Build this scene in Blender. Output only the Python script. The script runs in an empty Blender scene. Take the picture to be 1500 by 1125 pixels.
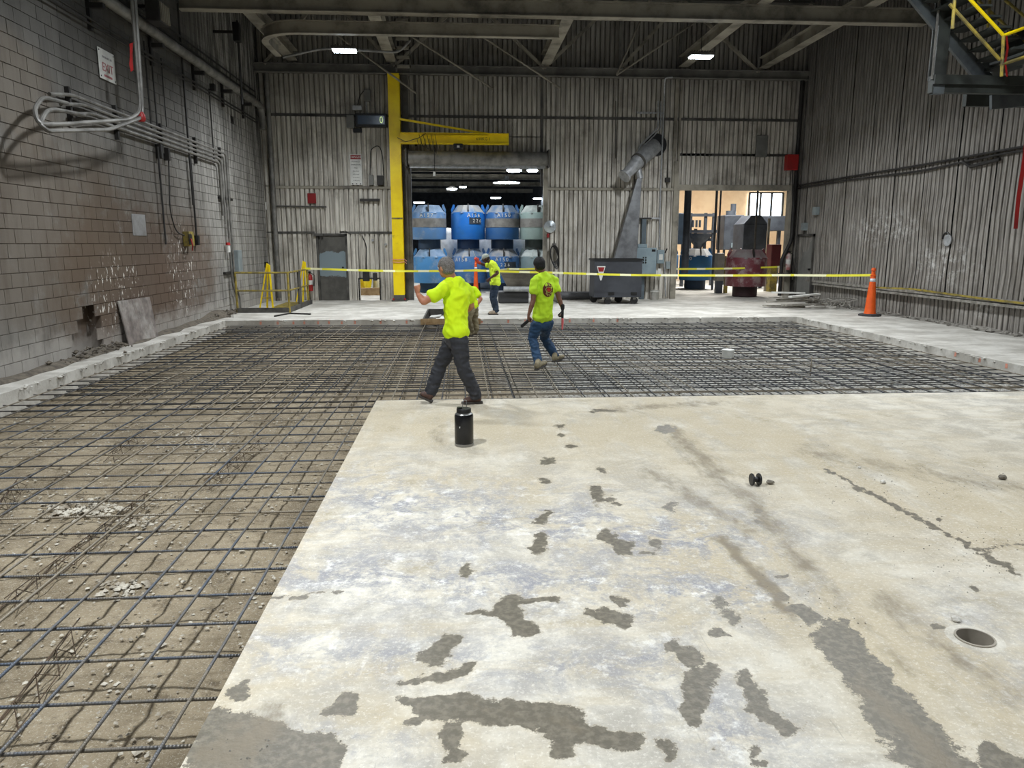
import bpy, bmesh, math, random
import numpy as np
from mathutils import Vector, Matrix, noise as mnoise
random.seed(7)
SC = bpy.context.scene
COL = SC.collection
PI = math.pi

# ---------------------------------------------------------------- camera
CAMP = Vector((0, 0, 1.8)); FPX = 1083.0
_pit = math.atan((562.5 - 357) / FPX)
_up = Vector((0, math.cos(_pit), math.sin(_pit)))
_d = Vector((674 - 750, 562.5 - 357, -FPX)).normalized()
_d = (_d - _up * _d.dot(_up)).normalized()
_x = _d.cross(_up)
RW = Matrix((_x, _d, _up))          # rows: world axes seen from the camera
cam_d = bpy.data.cameras.new('camera'); cam = bpy.data.objects.new('camera', cam_d); COL.objects.link(cam)
cam_d.sensor_width = 36.0; cam_d.sensor_fit = 'HORIZONTAL'; cam_d.lens = 36.0 * FPX / 1500.0
cam_d.clip_start = 0.05; cam_d.clip_end = 200
cam.matrix_world = Matrix.Translation(CAMP) @ RW.to_4x4()
SC.camera = cam

def ray(u, v): return RW @ Vector((u - 750, 562.5 - v, -FPX))
def PX(u, v, x=None, y=None, z=None):
    r = ray(u, v)
    if z is not None: t = (z - CAMP.z) / r.z
    elif y is not None: t = (y - CAMP.y) / r.y
    else: t = (x - CAMP.x) / r.x
    return CAMP + r * t

# ---------------------------------------------------------------- world, exposure
SC.view_settings.view_transform = 'Standard'; SC.view_settings.look = 'None'
SC.view_settings.gamma = 1.0; SC.view_settings.use_curve_mapping = False
SC.view_settings.exposure = 0.0
w = bpy.data.worlds.new('world'); SC.world = w; w.use_nodes = True
w.node_tree.nodes['Background'].inputs[0].default_value = (0.75, 0.85, 1.0, 1)
w.node_tree.nodes['Background'].inputs[1].default_value = 0.15

LIGHTS = []   # (location, power, size)
def area(name, loc, power, sx, sy, col=(1, 1, 1), spread=150, rot=(0, 0, 0), parent=None):
    l = bpy.data.lights.new(name, 'AREA'); l.shape = 'RECTANGLE'; l.size = sx; l.size_y = sy
    l.energy = power; l.color = col; l.spread = math.radians(spread)
    o = bpy.data.objects.new(name, l); COL.objects.link(o); o.location = loc; o.rotation_euler = rot
    if parent: o.parent = parent
    return o
LAMPS = [(-2.7, 19.1, 6.3, 300), (6.0, 19.1, 6.3, 300), (6.0, 14.5, 6.3, 230), (-2.6, 11.6, 6.6, 240),
         (6.0, 9.4, 6.6, 210), (-2.6, 3.8, 6.6, 380), (4.2, 3.0, 6.6, 130), (-2.6, -1.6, 6.6, 120), (5.0, -2.0, 6.6, 100)]
REAR_LAMPS = [(798 - 750, 0)]

# ---------------------------------------------------------------- helpers
def lin(c):
    return tuple((x / 255 / 12.92 if x / 255 <= .04045 else ((x / 255 + .055) / 1.055) ** 2.4) for x in c)
class NT:
    def __init__(s, m):
        m.use_nodes = True; s.m = m; s.t = m.node_tree; s.N = s.t.nodes; s.b = s.N['Principled BSDF']
        s.g = s.N.new('ShaderNodeNewGeometry'); s.pos = s.g.outputs['Position']
    def lk(s, a, b): s.t.links.new(a, b)
    def _set(s, inp, v):
        if hasattr(v, 'is_output') or isinstance(v, bpy.types.NodeSocket): s.lk(v, inp)
        else: inp.default_value = v
    def math(s, op, a, b=0.0, c=0.0, clamp=False):
        n = s.N.new('ShaderNodeMath'); n.operation = op; n.use_clamp = clamp
        s._set(n.inputs[0], a); s._set(n.inputs[1], b)
        if op in ('MULTIPLY_ADD',): s._set(n.inputs[2], c)
        return n.outputs[0]
    def vmul(s, v, k):
        n = s.N.new('ShaderNodeVectorMath'); n.operation = 'MULTIPLY'; s._set(n.inputs[0], v); n.inputs[1].default_value = k
        return n.outputs[0]
    def noise(s, scale, detail=4, vec=None, rough=.6, dist=0):
        n = s.N.new('ShaderNodeTexNoise'); n.inputs['Scale'].default_value = scale; n.inputs['Detail'].default_value = detail
        n.inputs['Roughness'].default_value = rough; n.inputs['Distortion'].default_value = dist
        s.lk(vec or s.pos, n.inputs['Vector']); return n.outputs[0]
    def ramp(s, v, a, b):
        n = s.N.new('ShaderNodeMapRange'); n.interpolation_type = 'SMOOTHSTEP'
        s._set(n.inputs[0], v); n.inputs[1].default_value = a; n.inputs[2].default_value = b
        return n.outputs[0]
    def mix(s, f, a, b):
        n = s.N.new('ShaderNodeMix'); n.data_type = 'RGBA'
        s._set(n.inputs[0], f)
        s._set(n.inputs[6], a if not isinstance(a, tuple) else (*a[:3], 1)); s._set(n.inputs[7], b if not isinstance(b, tuple) else (*b[:3], 1))
        return n.outputs[2]
    def bump(s, h, strength=.3, dist=.02):
        n = s.N.new('ShaderNodeBump'); n.inputs['Strength'].default_value = strength; n.inputs['Distance'].default_value = dist
        s.lk(h, n.inputs['Height'])
        s.lk(n.outputs[0], s.b.inputs['Normal'])
    def attr(s, name):
        n = s.N.new('ShaderNodeAttribute'); n.attribute_name = name; return n.outputs['Fac']
    def blob(s, c, r):
        n = s.N.new('ShaderNodeVectorMath'); n.operation = 'SUBTRACT'; s.lk(s.pos, n.inputs[0]); n.inputs[1].default_value = c
        m2 = s.vmul(n.outputs[0], tuple(1 / q for q in r))
        l = s.N.new('ShaderNodeVectorMath'); l.operation = 'LENGTH'; s.lk(m2, l.inputs[0])
        return s.ramp(l.outputs['Value'], 1.0, 0.0)
MATS = {}
def M(name, base, rough=.7, metal=0., var=None, vs=3., dirt=None, ds=1.2, da=(.45, .7), bump=0., bs=40., bd=.01, streak=None, emit=None, spec=None):
    """procedural material: base colour varied by noise, dirt patches, vertical streaks, fine relief (colours as sRGB 0-255)"""
    if name in MATS: return MATS[name]
    m = bpy.data.materials.new(name); n = NT(m); MATS[name] = m
    base = lin(base); c = base
    vr = lin(var) if var else tuple(x * .72 for x in base)
    c = n.mix(n.ramp(n.noise(vs, 5), .35, .68), base, vr)
    if dirt:
        c = n.mix(n.ramp(n.noise(ds, 7, rough=.7), *da), c, lin(dirt))
    if streak:
        c = n.mix(n.ramp(n.noise(5, 5, vec=n.vmul(n.pos, (1.3, 1.3, .09))), .48, .7), c, lin(streak))
    n.lk(c, n.b.inputs['Base Color'])
    n.b.inputs['Roughness'].default_value = rough; n.b.inputs['Metallic'].default_value = metal
    if spec is not None: n.b.inputs['Specular IOR Level'].default_value = spec
    if bump: n.bump(n.noise(bs, 4), bump, bd)
    if emit:
        n.b.inputs['Emission Color'].default_value = (*lin(emit[0]), 1); n.b.inputs['Emission Strength'].default_value = emit[1]
    return m

def wm(o):
    m = Matrix.LocRotScale(o.location, o.rotation_euler, None)
    while o.parent: o = o.parent; m = Matrix.LocRotScale(o.location, o.rotation_euler, None) @ m
    return m
class MB:
    def __init__(s): s.v = []; s.f = []
    def add(s, vs, fs):
        k = len(s.v); s.v += [tuple(p) for p in vs]; s.f += [tuple(i + k for i in f) for f in fs]; return s
    def box(s, a, b, M4=None):
        x0, y0, z0 = a; x1, y1, z1 = b
        v = [(x0, y0, z0), (x1, y0, z0), (x1, y1, z0), (x0, y1, z0), (x0, y0, z1), (x1, y0, z1), (x1, y1, z1), (x0, y1, z1)]
        if M4 is not None: v = [M4 @ Vector(p) for p in v]
        return s.add(v, [(0, 3, 2, 1), (4, 5, 6, 7), (0, 1, 5, 4), (1, 2, 6, 5), (2, 3, 7, 6), (3, 0, 4, 7)])
    def cbox(s, c, d, M4=None):
        return s.box(tuple(c[i] - d[i] / 2 for i in range(3)), tuple(c[i] + d[i] / 2 for i in range(3)), M4)
    def bar(s, p0, p1, w, h=None, up=(0, 0, 1)):
        """rectangular bar from p0 to p1"""
        h = h or w; p0 = Vector(p0); p1 = Vector(p1); d = p1 - p0; L = d.length; d.normalize()
        up = Vector(up)
        if abs(d.dot(up)) > .98: up = Vector((0, 1, 0))
        sx = d.cross(up).normalized(); sz = sx.cross(d)
        m = Matrix((sx, d, sz)).transposed().to_4x4(); m.translation = p0
        return s.box((-w / 2, 0, -h / 2), (w / 2, L, h / 2), m)
    def ibeam(s, p0, p1, w, h, t=.02, up=(0, 0, 1)):
        p0 = Vector(p0); p1 = Vector(p1); d = p1 - p0; L = d.length; d.normalize()
        up = Vector(up)
        if abs(d.dot(up)) > .98: up = Vector((0, 1, 0))
        sx = d.cross(up).normalized(); sz = sx.cross(d)
        m = Matrix((sx, d, sz)).transposed().to_4x4(); m.translation = p0
        s.box((-w / 2, 0, -h / 2), (w / 2, L, -h / 2 + t), m); s.box((-w / 2, 0, h / 2 - t), (w / 2, L, h / 2), m)
        return s.box((-t / 2, 0, -h / 2 + t), (t / 2, L, h / 2 - t), m)
    def tube(s, pts, r, n=8, caps=True):
        pts = [Vector(p) for p in pts]; rs = r if isinstance(r, (list, tuple)) else [r] * len(pts)
        rings = []; prev = None
        for i, p in enumerate(pts):
            a = pts[max(i - 1, 0)]; b = pts[min(i + 1, len(pts) - 1)]; d = (b - a)
            d = d.normalized() if d.length > 1e-9 else Vector((0, 0, 1))
            if prev is None: ref = Vector((0, 0, 1)) if abs(d.z) < .9 else Vector((1, 0, 0))
            else: ref = prev
            sx = (ref - d * ref.dot(d)).normalized(); prev = sx; sy = d.cross(sx)
            rings.append([p + (sx * math.cos(2 * PI * k / n) + sy * math.sin(2 * PI * k / n)) * rs[i] for k in range(n)])
        v = [q for rg in rings for q in rg]; f = []
        for i in range(len(pts) - 1):
            for k in range(n):
                a = i * n + k; b = i * n + (k + 1) % n; f.append((a, b, b + n, a + n))
        if caps: f.append(tuple(range(n))[::-1]); f.append(tuple((len(pts) - 1) * n + k for k in range(n)))
        return s.add(v, f)
    def cyl(s, p0, p1, r, n=14, r2=None): return s.tube([p0, p1], [r, r if r2 is None else r2], n)
    def lathe(s, prof, c=(0, 0, 0), n=24, a0=0, M4=None, caps=True):
        v = []; f = []
        for (r, z) in prof:
            for k in range(n):
                a = a0 + 2 * PI * k / n; p = Vector((r * math.cos(a), r * math.sin(a), z))
                if M4 is not None: p = M4 @ p
                v.append((p.x + c[0], p.y + c[1], p.z + c[2]))
        for i in range(len(prof) - 1):
            for k in range(n):
                a = i * n + k; b = i * n + (k + 1) % n; f.append((a, b, b + n, a + n))
        if caps and prof[0][0] > 1e-6: f.append(tuple(range(n))[::-1])
        if caps and prof[-1][0] > 1e-6: f.append(tuple((len(prof) - 1) * n + k for k in range(n)))
        return s.add(v, f)
    def prism(s, poly, d):
        """poly: list of 3-D points of a flat polygon; d: extrusion vector"""
        k = len(poly); d = Vector(d); v = [Vector(p) for p in poly] + [Vector(p) + d for p in poly]
        return s.add(v, [tuple(range(k))[::-1], tuple(range(k, 2 * k))] + [(i, (i + 1) % k, (i + 1) % k + k, i + k) for i in range(k)])
    def rock(s, c, r, flat=.7, seed=0):
        rr = random.Random(seed); v = []
        for p in ((1, 0, 0), (0, 1, 0), (-1, 0, 0), (0, -1, 0), (.2, .1, 1), (.1, -.1, -1)):
            v.append((c[0] + p[0] * r * rr.uniform(.6, 1.25), c[1] + p[1] * r * rr.uniform(.6, 1.25), c[2] + p[2] * r * flat * rr.uniform(.6, 1.1)))
        a = rr.uniform(0, PI); ca, sa = math.cos(a), math.sin(a)
        v = [(c[0] + (x - c[0]) * ca - (y - c[1]) * sa, c[1] + (x - c[0]) * sa + (y - c[1]) * ca, z) for x, y, z in v]
        return s.add(v, [(0, 1, 4), (1, 2, 4), (2, 3, 4), (3, 0, 4), (1, 0, 5), (2, 1, 5), (3, 2, 5), (0, 3, 5)])
    def build(s, name, mat, parent=None, smooth=False, bevel=0., local=False, kind=None, fix=True, seg=2):
        me = bpy.data.meshes.new(name)
        v = s.v
        if parent is not None and not local:
            inv = wm(parent).inverted(); v = [tuple(inv @ Vector(p)) for p in v]
        me.from_pydata(v, [], s.f); me.validate()
        if fix or bevel:
            bm = bmesh.new(); bm.from_mesh(me)
            if fix: bmesh.ops.recalc_face_normals(bm, faces=bm.faces)
            if bevel:
                e = [e for e in bm.edges if len(e.link_faces) == 2 and e.calc_face_angle(0) > .6]
                bmesh.ops.bevel(bm, geom=e, offset=bevel, segments=seg, profile=.5, affect='EDGES', clamp_overlap=True)
            bm.to_mesh(me); bm.free()
        if smooth:
            me.polygons.foreach_set('use_smooth', [True] * len(me.polygons))
            if smooth == 'auto': me.set_sharp_from_angle(angle=.7)
        if mat: me.materials.append(mat)
        o = bpy.data.objects.new(name, me); COL.objects.link(o)
        if parent is not None: o.parent = parent
        if kind: o['kind'] = kind
        return o
ORD = ('first', 'second', 'third', 'fourth', 'fifth', 'sixth', 'seventh', 'eighth', 'ninth', 'tenth')
def tag(o, label, cat, group=None):
    o['label'] = label; o['category'] = cat
    if group: o['group'] = group
    return o
def thing(name, loc, label, cat, group=None, rz=0.):
    o = bpy.data.objects.new(name, None); COL.objects.link(o); o.location = loc; o.rotation_euler = (0, 0, rz)
    o.empty_display_size = .1
    return tag(o, label, cat, group)
def struct(name, loc=(0, 0, 0)):
    o = bpy.data.objects.new(name, None); COL.objects.link(o); o.location = loc; o['kind'] = 'structure'; return o
def copy_tree(o, parent=None):
    c = o.copy(); COL.objects.link(c)
    if parent is not None: c.parent = parent
    for ch in list(o.children): copy_tree(ch, c)
    return c
def arc_path(pts, r=.15, n=5):
    """polyline with rounded corners"""
    pts = [Vector(p) for p in pts]; out = [pts[0]]
    for i in range(1, len(pts) - 1):
        a, b, c = pts[i - 1], pts[i], pts[i + 1]
        k = min(r, (a - b).length * .45, (c - b).length * .45)
        p0 = b + (a - b).normalized() * k; p1 = b + (c - b).normalized() * k
        for t in range(n + 1):
            t /= n; out.append(p0 * (1 - t) ** 2 + b * 2 * t * (1 - t) + p1 * t ** 2)
    out.append(pts[-1]); return out
def pipe(name, pts, r, mat, label=None, cat='pipe', parent=None, group=None, bend=.15, n=8):
    mb = MB().tube(arc_path(pts, bend), r, n)
    o = mb.build(name, mat, parent, smooth='auto')
    if parent is None and label: tag(o, label, cat, group)
    return o
_font = None
def text(name, s, size, loc, rot, mat, parent, depth=.003, align='CENTER', sx=1.0):
    """flat lettering turned into a mesh part; loc/rot in world axes"""
    cu = bpy.data.curves.new('lettering', 'FONT'); cu.body = s; cu.size = size; cu.extrude = depth / 2
    cu.align_x = align; cu.align_y = 'CENTER'; cu.resolution_u = 2
    t = bpy.data.objects.new('tmp', cu)
    me = bpy.data.meshes.new_from_object(t); bpy.data.objects.remove(t)
    me.transform(Matrix.Diagonal((sx, 1, 1, 1)))
    W = Matrix.Translation(loc) @ (rot if isinstance(rot, Matrix) else Matrix.Identity(4))
    if parent is not None: W = wm(parent).inverted() @ W
    me.transform(W); me.materials.clear(); me.materials.append(mat)
    o = bpy.data.objects.new(name, me); COL.objects.link(o)
    if parent is not None: o.parent = parent
    return o
R_BACK = Matrix.Rotation(PI / 2, 4, 'X')                                   # lettering that faces the camera on the far wall (towards -y)
R_LEFT = Matrix.Rotation(PI / 2, 4, 'Z') @ Matrix.Rotation(PI / 2, 4, 'X')  # on the left wall, facing +x
# ================================================================ materials
XL, XR, YB = -6.1, 11.1, 24.4            # left, right, far wall planes
PXL, PXR, PYF = -5.6, 8.4, 18.0          # pit edges
SX, SY = -1.0, 8.54                      # slab corner
ZT = 9.4
m_steel = M('dark_painted_steel', (92, 90, 85), .6, .0, var=(62, 60, 57), vs=2, dirt=(40, 38, 36), bump=.1)
m_galv = M('galvanized_steel', (186, 188, 190), .45, .25, var=(150, 152, 154), vs=8)
m_cond = M('conduit_grey', (138, 136, 131), .5, .2, var=(98, 96, 92), vs=3)
m_black = M('black_plastic', (22, 22, 23), .45)
m_dkpipe = M('dark_pipe', (52, 50, 48), .6, .2, var=(36, 34, 33))
m_yel = M('yellow_paint', (255, 226, 8), .4, var=(240, 205, 12), vs=2, dirt=(150, 130, 40), ds=3, da=(.62, .8))
m_yelold = M('worn_yellow_paint', (165, 145, 55), .6, var=(110, 100, 60), vs=6, dirt=(70, 64, 50), ds=4, da=(.5, .7))
m_red = M('red_paint', (170, 32, 30), .5, var=(140, 30, 30))
m_white = M('white_enamel', (225, 225, 220), .5, var=(200, 200, 195))
m_wood = M('form_lumber', (176, 150, 112), .8, var=(140, 112, 78), vs=5, streak=None, bump=.2)
m_glow = M('lamp_glow', (255, 255, 255), emit=((225, 240, 255), 45))
m_mud = M('loose_dirt', (112, 104, 92), .95, var=(80, 74, 66), vs=8, bump=.6, bs=30)
m_dust = M('grey_rubble', (150, 146, 138), .95, var=(110, 106, 98), vs=9)

# concrete of the slab with painted attributes
def concrete_mat():
    m = bpy.data.materials.new('stained_concrete'); n = NT(m)
    tan = lin((190, 177, 150)); pale = lin((216, 211, 198)); grey = lin((176, 171, 160)); blue = lin((150, 150, 154)); wetc = lin((96, 91, 80))
    big = n.noise(.55, 6, rough=.65); med = n.noise(2.6, 8, rough=.72, dist=.5); fine = n.noise(14, 6, rough=.7)
    stre = n.noise(3.2, 6, vec=n.vmul(n.pos, (1.0, .25, 1)), rough=.7)
    stx = n.noise(4.0, 6, vec=n.vmul(n.pos, (.2, 1.2, 1)), rough=.7)
    c = n.mix(n.ramp(med, .38, .62), grey, pale)
    c = n.mix(n.math('MULTIPLY', n.ramp(stx, .45, .7), .6), c, tan)
    ta = n.math('MULTIPLY', n.attr('tan'), n.ramp(stre, .25, .6), clamp=True)
    c = n.mix(n.math('MULTIPLY', ta, .85), c, tan)
    bl = n.math('MULTIPLY', n.ramp(n.math('ADD', n.math('MULTIPLY', n.noise(3.0, 9, rough=.78, dist=.6), 1.0), n.math('MULTIPLY', fine, .35)), .60, .78), n.attr('blue'))
    c = n.mix(n.math('MULTIPLY', bl, .8, clamp=True), c, blue)
    wh = n.math('MULTIPLY', n.ramp(n.noise(6, 9, rough=.8), .52, .66), n.attr('blue'))
    c = n.mix(n.math('MULTIPLY', wh, .7, clamp=True), c, lin((236, 235, 229)))
    ol = n.math('MULTIPLY', n.ramp(n.noise(1.7, 7, rough=.7), .57, .7), .6)
    c = n.mix(ol, c, lin((160, 148, 120)))
    dk = n.math('MULTIPLY', n.ramp(n.noise(22, 5, rough=.8), .66, .74), .55)
    c = n.mix(dk, c, lin((120, 114, 104)))
    c = n.mix(n.math('MULTIPLY', n.ramp(n.noise(42, 6, rough=.9), .53, .60), .45), c, lin((238, 235, 225)))
    c = n.mix(n.math('MULTIPLY', n.ramp(n.noise(33, 7, rough=.9, dist=.4), .55, .64), .42), c, lin((150, 144, 132)))
    # scratches and scuffs
    sc = n.math('MULTIPLY', n.ramp(n.noise(9, 3, vec=n.vmul(n.pos, (6, .35, 1)), rough=.5), .69, .74), .25)
    c = n.mix(sc, c, lin((120, 118, 112)))
    # wet prints, threshold broken up by noise
    wf = n.math('ADD', n.attr('wet'), n.math('MULTIPLY', n.math('SUBTRACT', n.noise(14, 9, rough=.85), .5), 3.2))
    wet = n.ramp(wf, .34, .42)
    rim = n.math('MULTIPLY', n.ramp(wf, .12, .34), n.ramp(n.attr('wet'), .0, .1)); rim = n.math('MULTIPLY', rim, .35); wet = n.math('MULTIPLY', wet, n.ramp(n.attr('wet'), .03, .12))
    c = n.mix(rim, c, tan)
    wv = n.mix(n.ramp(n.noise(30, 4), .4, .65), wetc, lin((122, 116, 102)))
    c = n.mix(n.math('MULTIPLY', wet, .93), c, wv)
    # dusty brown film
    c = n.mix(n.math('MULTIPLY', n.ramp(n.math('ADD', n.attr('dust'), n.math('MULTIPLY', n.math('SUBTRACT', n.noise(7, 7, vec=n.vmul(n.pos, (1, .4, 1)), rough=.75), .5), 1.2)), .3, .8), .8), c, lin((126, 116, 98)))
    n.lk(c, n.b.inputs['Base Color'])
    r = n.math('SUBTRACT', .86, n.math('MULTIPLY', wet, .5)); n.lk(r, n.b.inputs['Roughness'])
    n.b.inputs['Specular IOR Level'].default_value = .35
    n.bump(n.math('ADD', n.noise(60, 5), n.math('MULTIPLY', med, .8)), .18, .012)
    return m
m_conc = concrete_mat()
def ledge_mat():
    m = bpy.data.materials.new('pale_concrete'); n = NT(m)
    c = n.mix(n.ramp(n.noise(1.6, 8, rough=.7), .38, .62), lin((176, 172, 163)), lin((208, 205, 197)))
    c = n.mix(n.math('MULTIPLY', n.ramp(n.noise(.9, 6, vec=n.vmul(n.pos, (.4, 1.6, 1)), rough=.7), .5, .68), .7), c, lin((150, 145, 136)))
    c = n.mix(n.math('MULTIPLY', n.ramp(n.noise(9, 6, rough=.8), .6, .72), .5), c, lin((126, 120, 110)))
    n.lk(c, n.b.inputs['Base Color']); n.b.inputs['Roughness'].default_value = .88
    n.bump(n.noise(30, 6), .25, .015); return m
m_ledge = ledge_mat()
def soil_mat():
    m = bpy.data.materials.new('compacted_soil'); n = NT(m)
    c = n.mix(n.ramp(n.noise(2.2, 8, rough=.7), .35, .65), lin((128, 115, 92)), lin((164, 150, 125)))
    c = n.mix(n.math('MULTIPLY', n.ramp(n.noise(7, 7, rough=.75), .52, .66), .75), c, lin((98, 85, 66)))
    c = n.mix(n.math('MULTIPLY', n.ramp(n.noise(35, 5, rough=.8), .6, .7), .7), c, lin((206, 200, 186)))
    c = n.mix(n.math('MULTIPLY', n.ramp(n.noise(90, 4, rough=.8), .56, .62), .55), c, lin((214, 208, 194)))
    c = n.mix(n.math('MULTIPLY', n.ramp(n.noise(60, 5, rough=.8), .58, .66), .6), c, lin((74, 64, 52)))
    g = n.ramp(n.math('ADD', n.attr('grav'), n.math('MULTIPLY', n.math('SUBTRACT', n.noise(1.2, 6, rough=.7), .5), .8)), .3, .7)
    gc = n.mix(n.ramp(n.noise(26, 5, rough=.8), .42, .6), lin((124, 122, 115)), lin((206, 204, 196)))
    c = n.mix(g, c, gc)
    n.lk(c, n.b.inputs['Base Color']); n.b.inputs['Roughness'].default_value = .95
    n.bump(n.math('ADD', n.noise(24, 8, rough=.75), n.noise(5, 5)), .8, .03); return m
m_soil = soil_mat()
def block_mat(name='painted_block', dark=0):
    m = bpy.data.materials.new(name); n = NT(m)
    base = lin((146, 142, 135)); c = base   # painted block
    # each block its own tint: random from the snapped block cell
    sn = n.N.new('ShaderNodeVectorMath'); sn.operation = 'SNAP'; n.lk(n.pos, sn.inputs[0]); sn.inputs[1].default_value = (50, .2, .2)
    wn = n.N.new('ShaderNodeTexWhiteNoise'); n.lk(sn.outputs[0], wn.inputs[0])
    c = n.mix(n.math('MULTIPLY', wn.outputs[0], .5), lin((140, 137, 131)), lin((112, 109, 104)))
    st = n.noise(3, 7, vec=n.vmul(n.pos, (1, 1.6, .22)), rough=.7)
    c = n.mix(n.math('MULTIPLY', n.ramp(st, .42, .7), .75), c, lin((92, 89, 85)))
    # painted darker with height, lime streaks near the far corner
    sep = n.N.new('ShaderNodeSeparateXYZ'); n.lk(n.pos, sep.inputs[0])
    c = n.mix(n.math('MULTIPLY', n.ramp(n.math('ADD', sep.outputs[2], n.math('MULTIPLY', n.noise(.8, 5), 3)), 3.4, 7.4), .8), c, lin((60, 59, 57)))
    far = n.math('MULTIPLY', n.ramp(sep.outputs[1], 17.5, 21), n.ramp(n.noise(5, 6, vec=n.vmul(n.pos, (1, 1.7, .12)), rough=.7), .42, .62))
    c = n.mix(n.math('MULTIPLY', far, .65), c, lin((198, 195, 188)))
    for (cy, cz, ry, rz, col, k) in ((14.2, 1.2, 4.0, 2.5, (92, 72, 56), 1.0), (17.2, 1.3, 3.0, 1.8, (98, 80, 66), .9), (12.0, 1.9, 4.0, 2.4, (104, 90, 74), .65), (11.2, 3.9, 1.6, 1.2, (118, 104, 86), .4), (15.5, 2.6, 4.2, 1.6, (84, 74, 64), .4)):
        b = n.blob((XL, cy, cz), (9, ry, rz))
        b = n.ramp(n.math('MULTIPLY', b, n.ramp(n.noise(1.1, 9, vec=n.vmul(n.pos, (1, .8, 1)), rough=.75), .24, .6)), .03, .5)
        c = n.mix(n.math('MULTIPLY', b, k * .85), c, lin(col))
    # white splashes
    sp = n.ramp(n.noise(9, 4, vec=n.vmul(n.pos, (1, 1.7, .7)), rough=.65), .60, .63)
    bb = n.math('ADD', n.blob((XL, 13.7, .9), (9, 1.6, 1.1)), n.blob((XL, 16.9, 1.1), (9, 1.2, 1.7)))
    c = n.mix(n.math('MULTIPLY', sp, n.ramp(bb, .1, .5)), c, lin((226, 222, 214)))
    low = n.math('MULTIPLY', n.ramp(n.math('ADD', sep.outputs[2], n.math('MULTIPLY', n.noise(2.5, 6), 1.0)), 1.05, .6), .6)
    c = n.mix(low, c, lin((178, 173, 166)))
    if dark: c = n.mix(.1, c, lin((60, 57, 53)))
    n.lk(c, n.b.inputs['Base Color']); n.b.inputs['Roughness'].default_value = .9
    n.bump(n.noise(45, 6, rough=.75), .35, .01); return m
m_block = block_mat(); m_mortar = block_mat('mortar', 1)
def metal_wall(name, c1, c2, rust=.35, splash=None):
    m = bpy.data.materials.new(name); n = NT(m)
    c = n.mix(n.ramp(n.noise(6, 6, vec=n.vmul(n.pos, (2.4, 2.4, .12)), rough=.65), .36, .64), lin(c1), lin(c2))
    c = n.mix(n.math('MULTIPLY', n.ramp(n.noise(1.1, 7, rough=.72), .48, .7), rust), c, lin((96, 88, 76)))
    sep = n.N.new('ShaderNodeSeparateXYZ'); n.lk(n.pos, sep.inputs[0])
    c = n.mix(n.math('MULTIPLY', n.ramp(sep.outputs[2], 5.0, 7.6), .6), c, lin((84, 82, 78)))  # light falloff under the roof, painted into the sheet colour
    if splash:
        for (p, r) in splash:
            b = n.math('MULTIPLY', n.blob(p, r), n.ramp(n.noise(5, 8, rough=.75), .47, .62))
            c = n.mix(n.math('MULTIPLY', b, .9), c, lin((206, 204, 200)))
    n.lk(c, n.b.inputs['Base Color']); n.b.inputs['Roughness'].default_value = .6
    n.bump(n.noise(12, 5), .25, .012); return m
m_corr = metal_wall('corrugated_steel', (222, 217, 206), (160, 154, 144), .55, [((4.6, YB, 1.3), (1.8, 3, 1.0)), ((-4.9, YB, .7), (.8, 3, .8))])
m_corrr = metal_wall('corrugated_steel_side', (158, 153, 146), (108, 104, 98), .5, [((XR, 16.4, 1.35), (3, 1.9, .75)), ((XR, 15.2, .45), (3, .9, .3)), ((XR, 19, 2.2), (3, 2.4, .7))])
m_roof = M('roof_deck', (58, 58, 57), .7, .2, var=(40, 40, 40))
m_beam = M('dusty_roof_beam', (160, 154, 140), .7, .0, var=(122, 117, 106), vs=1.5, dirt=(96, 92, 84), ds=1.5, da=(.5, .75))
m_beamd = M('dark_roof_beam', (118, 116, 110), .7, .0, var=(84, 82, 78), vs=1.5)

# ================================================================ floor with pit and core hole
HC = PX(1428, 935, z=0); HR = .078
xs = np.concatenate([np.arange(SX, 3.9, .022), np.arange(3.9, XR + .01, .18)]); xs = np.append(xs, XR)
ys = np.concatenate([np.arange(-5, 2.2, .4), np.arange(2.2, SY - .01, .022), [SY]])
X, Y = np.meshgrid(xs, ys, indexing='ij')
P = np.stack([X, Y, np.zeros_like(X)], -1).reshape(-1, 3)
Rn = np.array(RW)
cc = (P - np.array(CAMP)) @ Rn
zc = np.where(cc[:, 2] < -.3, -cc[:, 2], 1e6)
U = 750 + FPX * cc[:, 0] / zc; V = 562.5 - FPX * cc[:, 1] / zc
vis = (cc[:, 2] < -.3)
U0, V0 = U.copy(), V.copy(); wu = np.zeros(len(P)); wv_ = np.zeros(len(P))
for k in np.nonzero(vis & (P[:, 1] > 2.15) & (P[:, 0] < 4))[0]:
    x, y = P[k, 0], P[k, 1]; a = Vector((x * 7, y * 7, 1)); b = Vector((x * 19, y * 19, 5))
    wu[k] = mnoise.noise(a) + .7 * mnoise.noise(b); a.z = 9; b.z = 13; wv_[k] = mnoise.noise(a) + .7 * mnoise.noise(b)
kk = np.clip(130 / np.maximum(zc, .5) / 2.2, 4, 30); U = U0 + wu * kk * .75; V = V0 + wv_ * kk * .45
def strokes(lst):
    F = np.zeros(len(P))
    for pts, r, k in lst:
        if len(pts) == 1: pts = pts * 2
        for (a, b) in zip(pts[:-1], pts[1:]):
            ax, ay = a[:2]; bx, by = b[:2]; dx, dy = bx - ax, by - ay; L2 = dx * dx + dy * dy
            t = np.clip(((U - ax) * dx + (V - ay) * dy) / L2, 0, 1) if L2 > 0 else 0
            rx, ry = r if isinstance(r, tuple) else (r, r * .6)
            d = np.sqrt(((U - ax - t * dx) / rx) ** 2 + ((V - ay - t * dy) / ry) ** 2)
            F = np.maximum(F, np.clip(1 - d, 0, 1) * k)
    return np.where(vis, F, 0)
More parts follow.
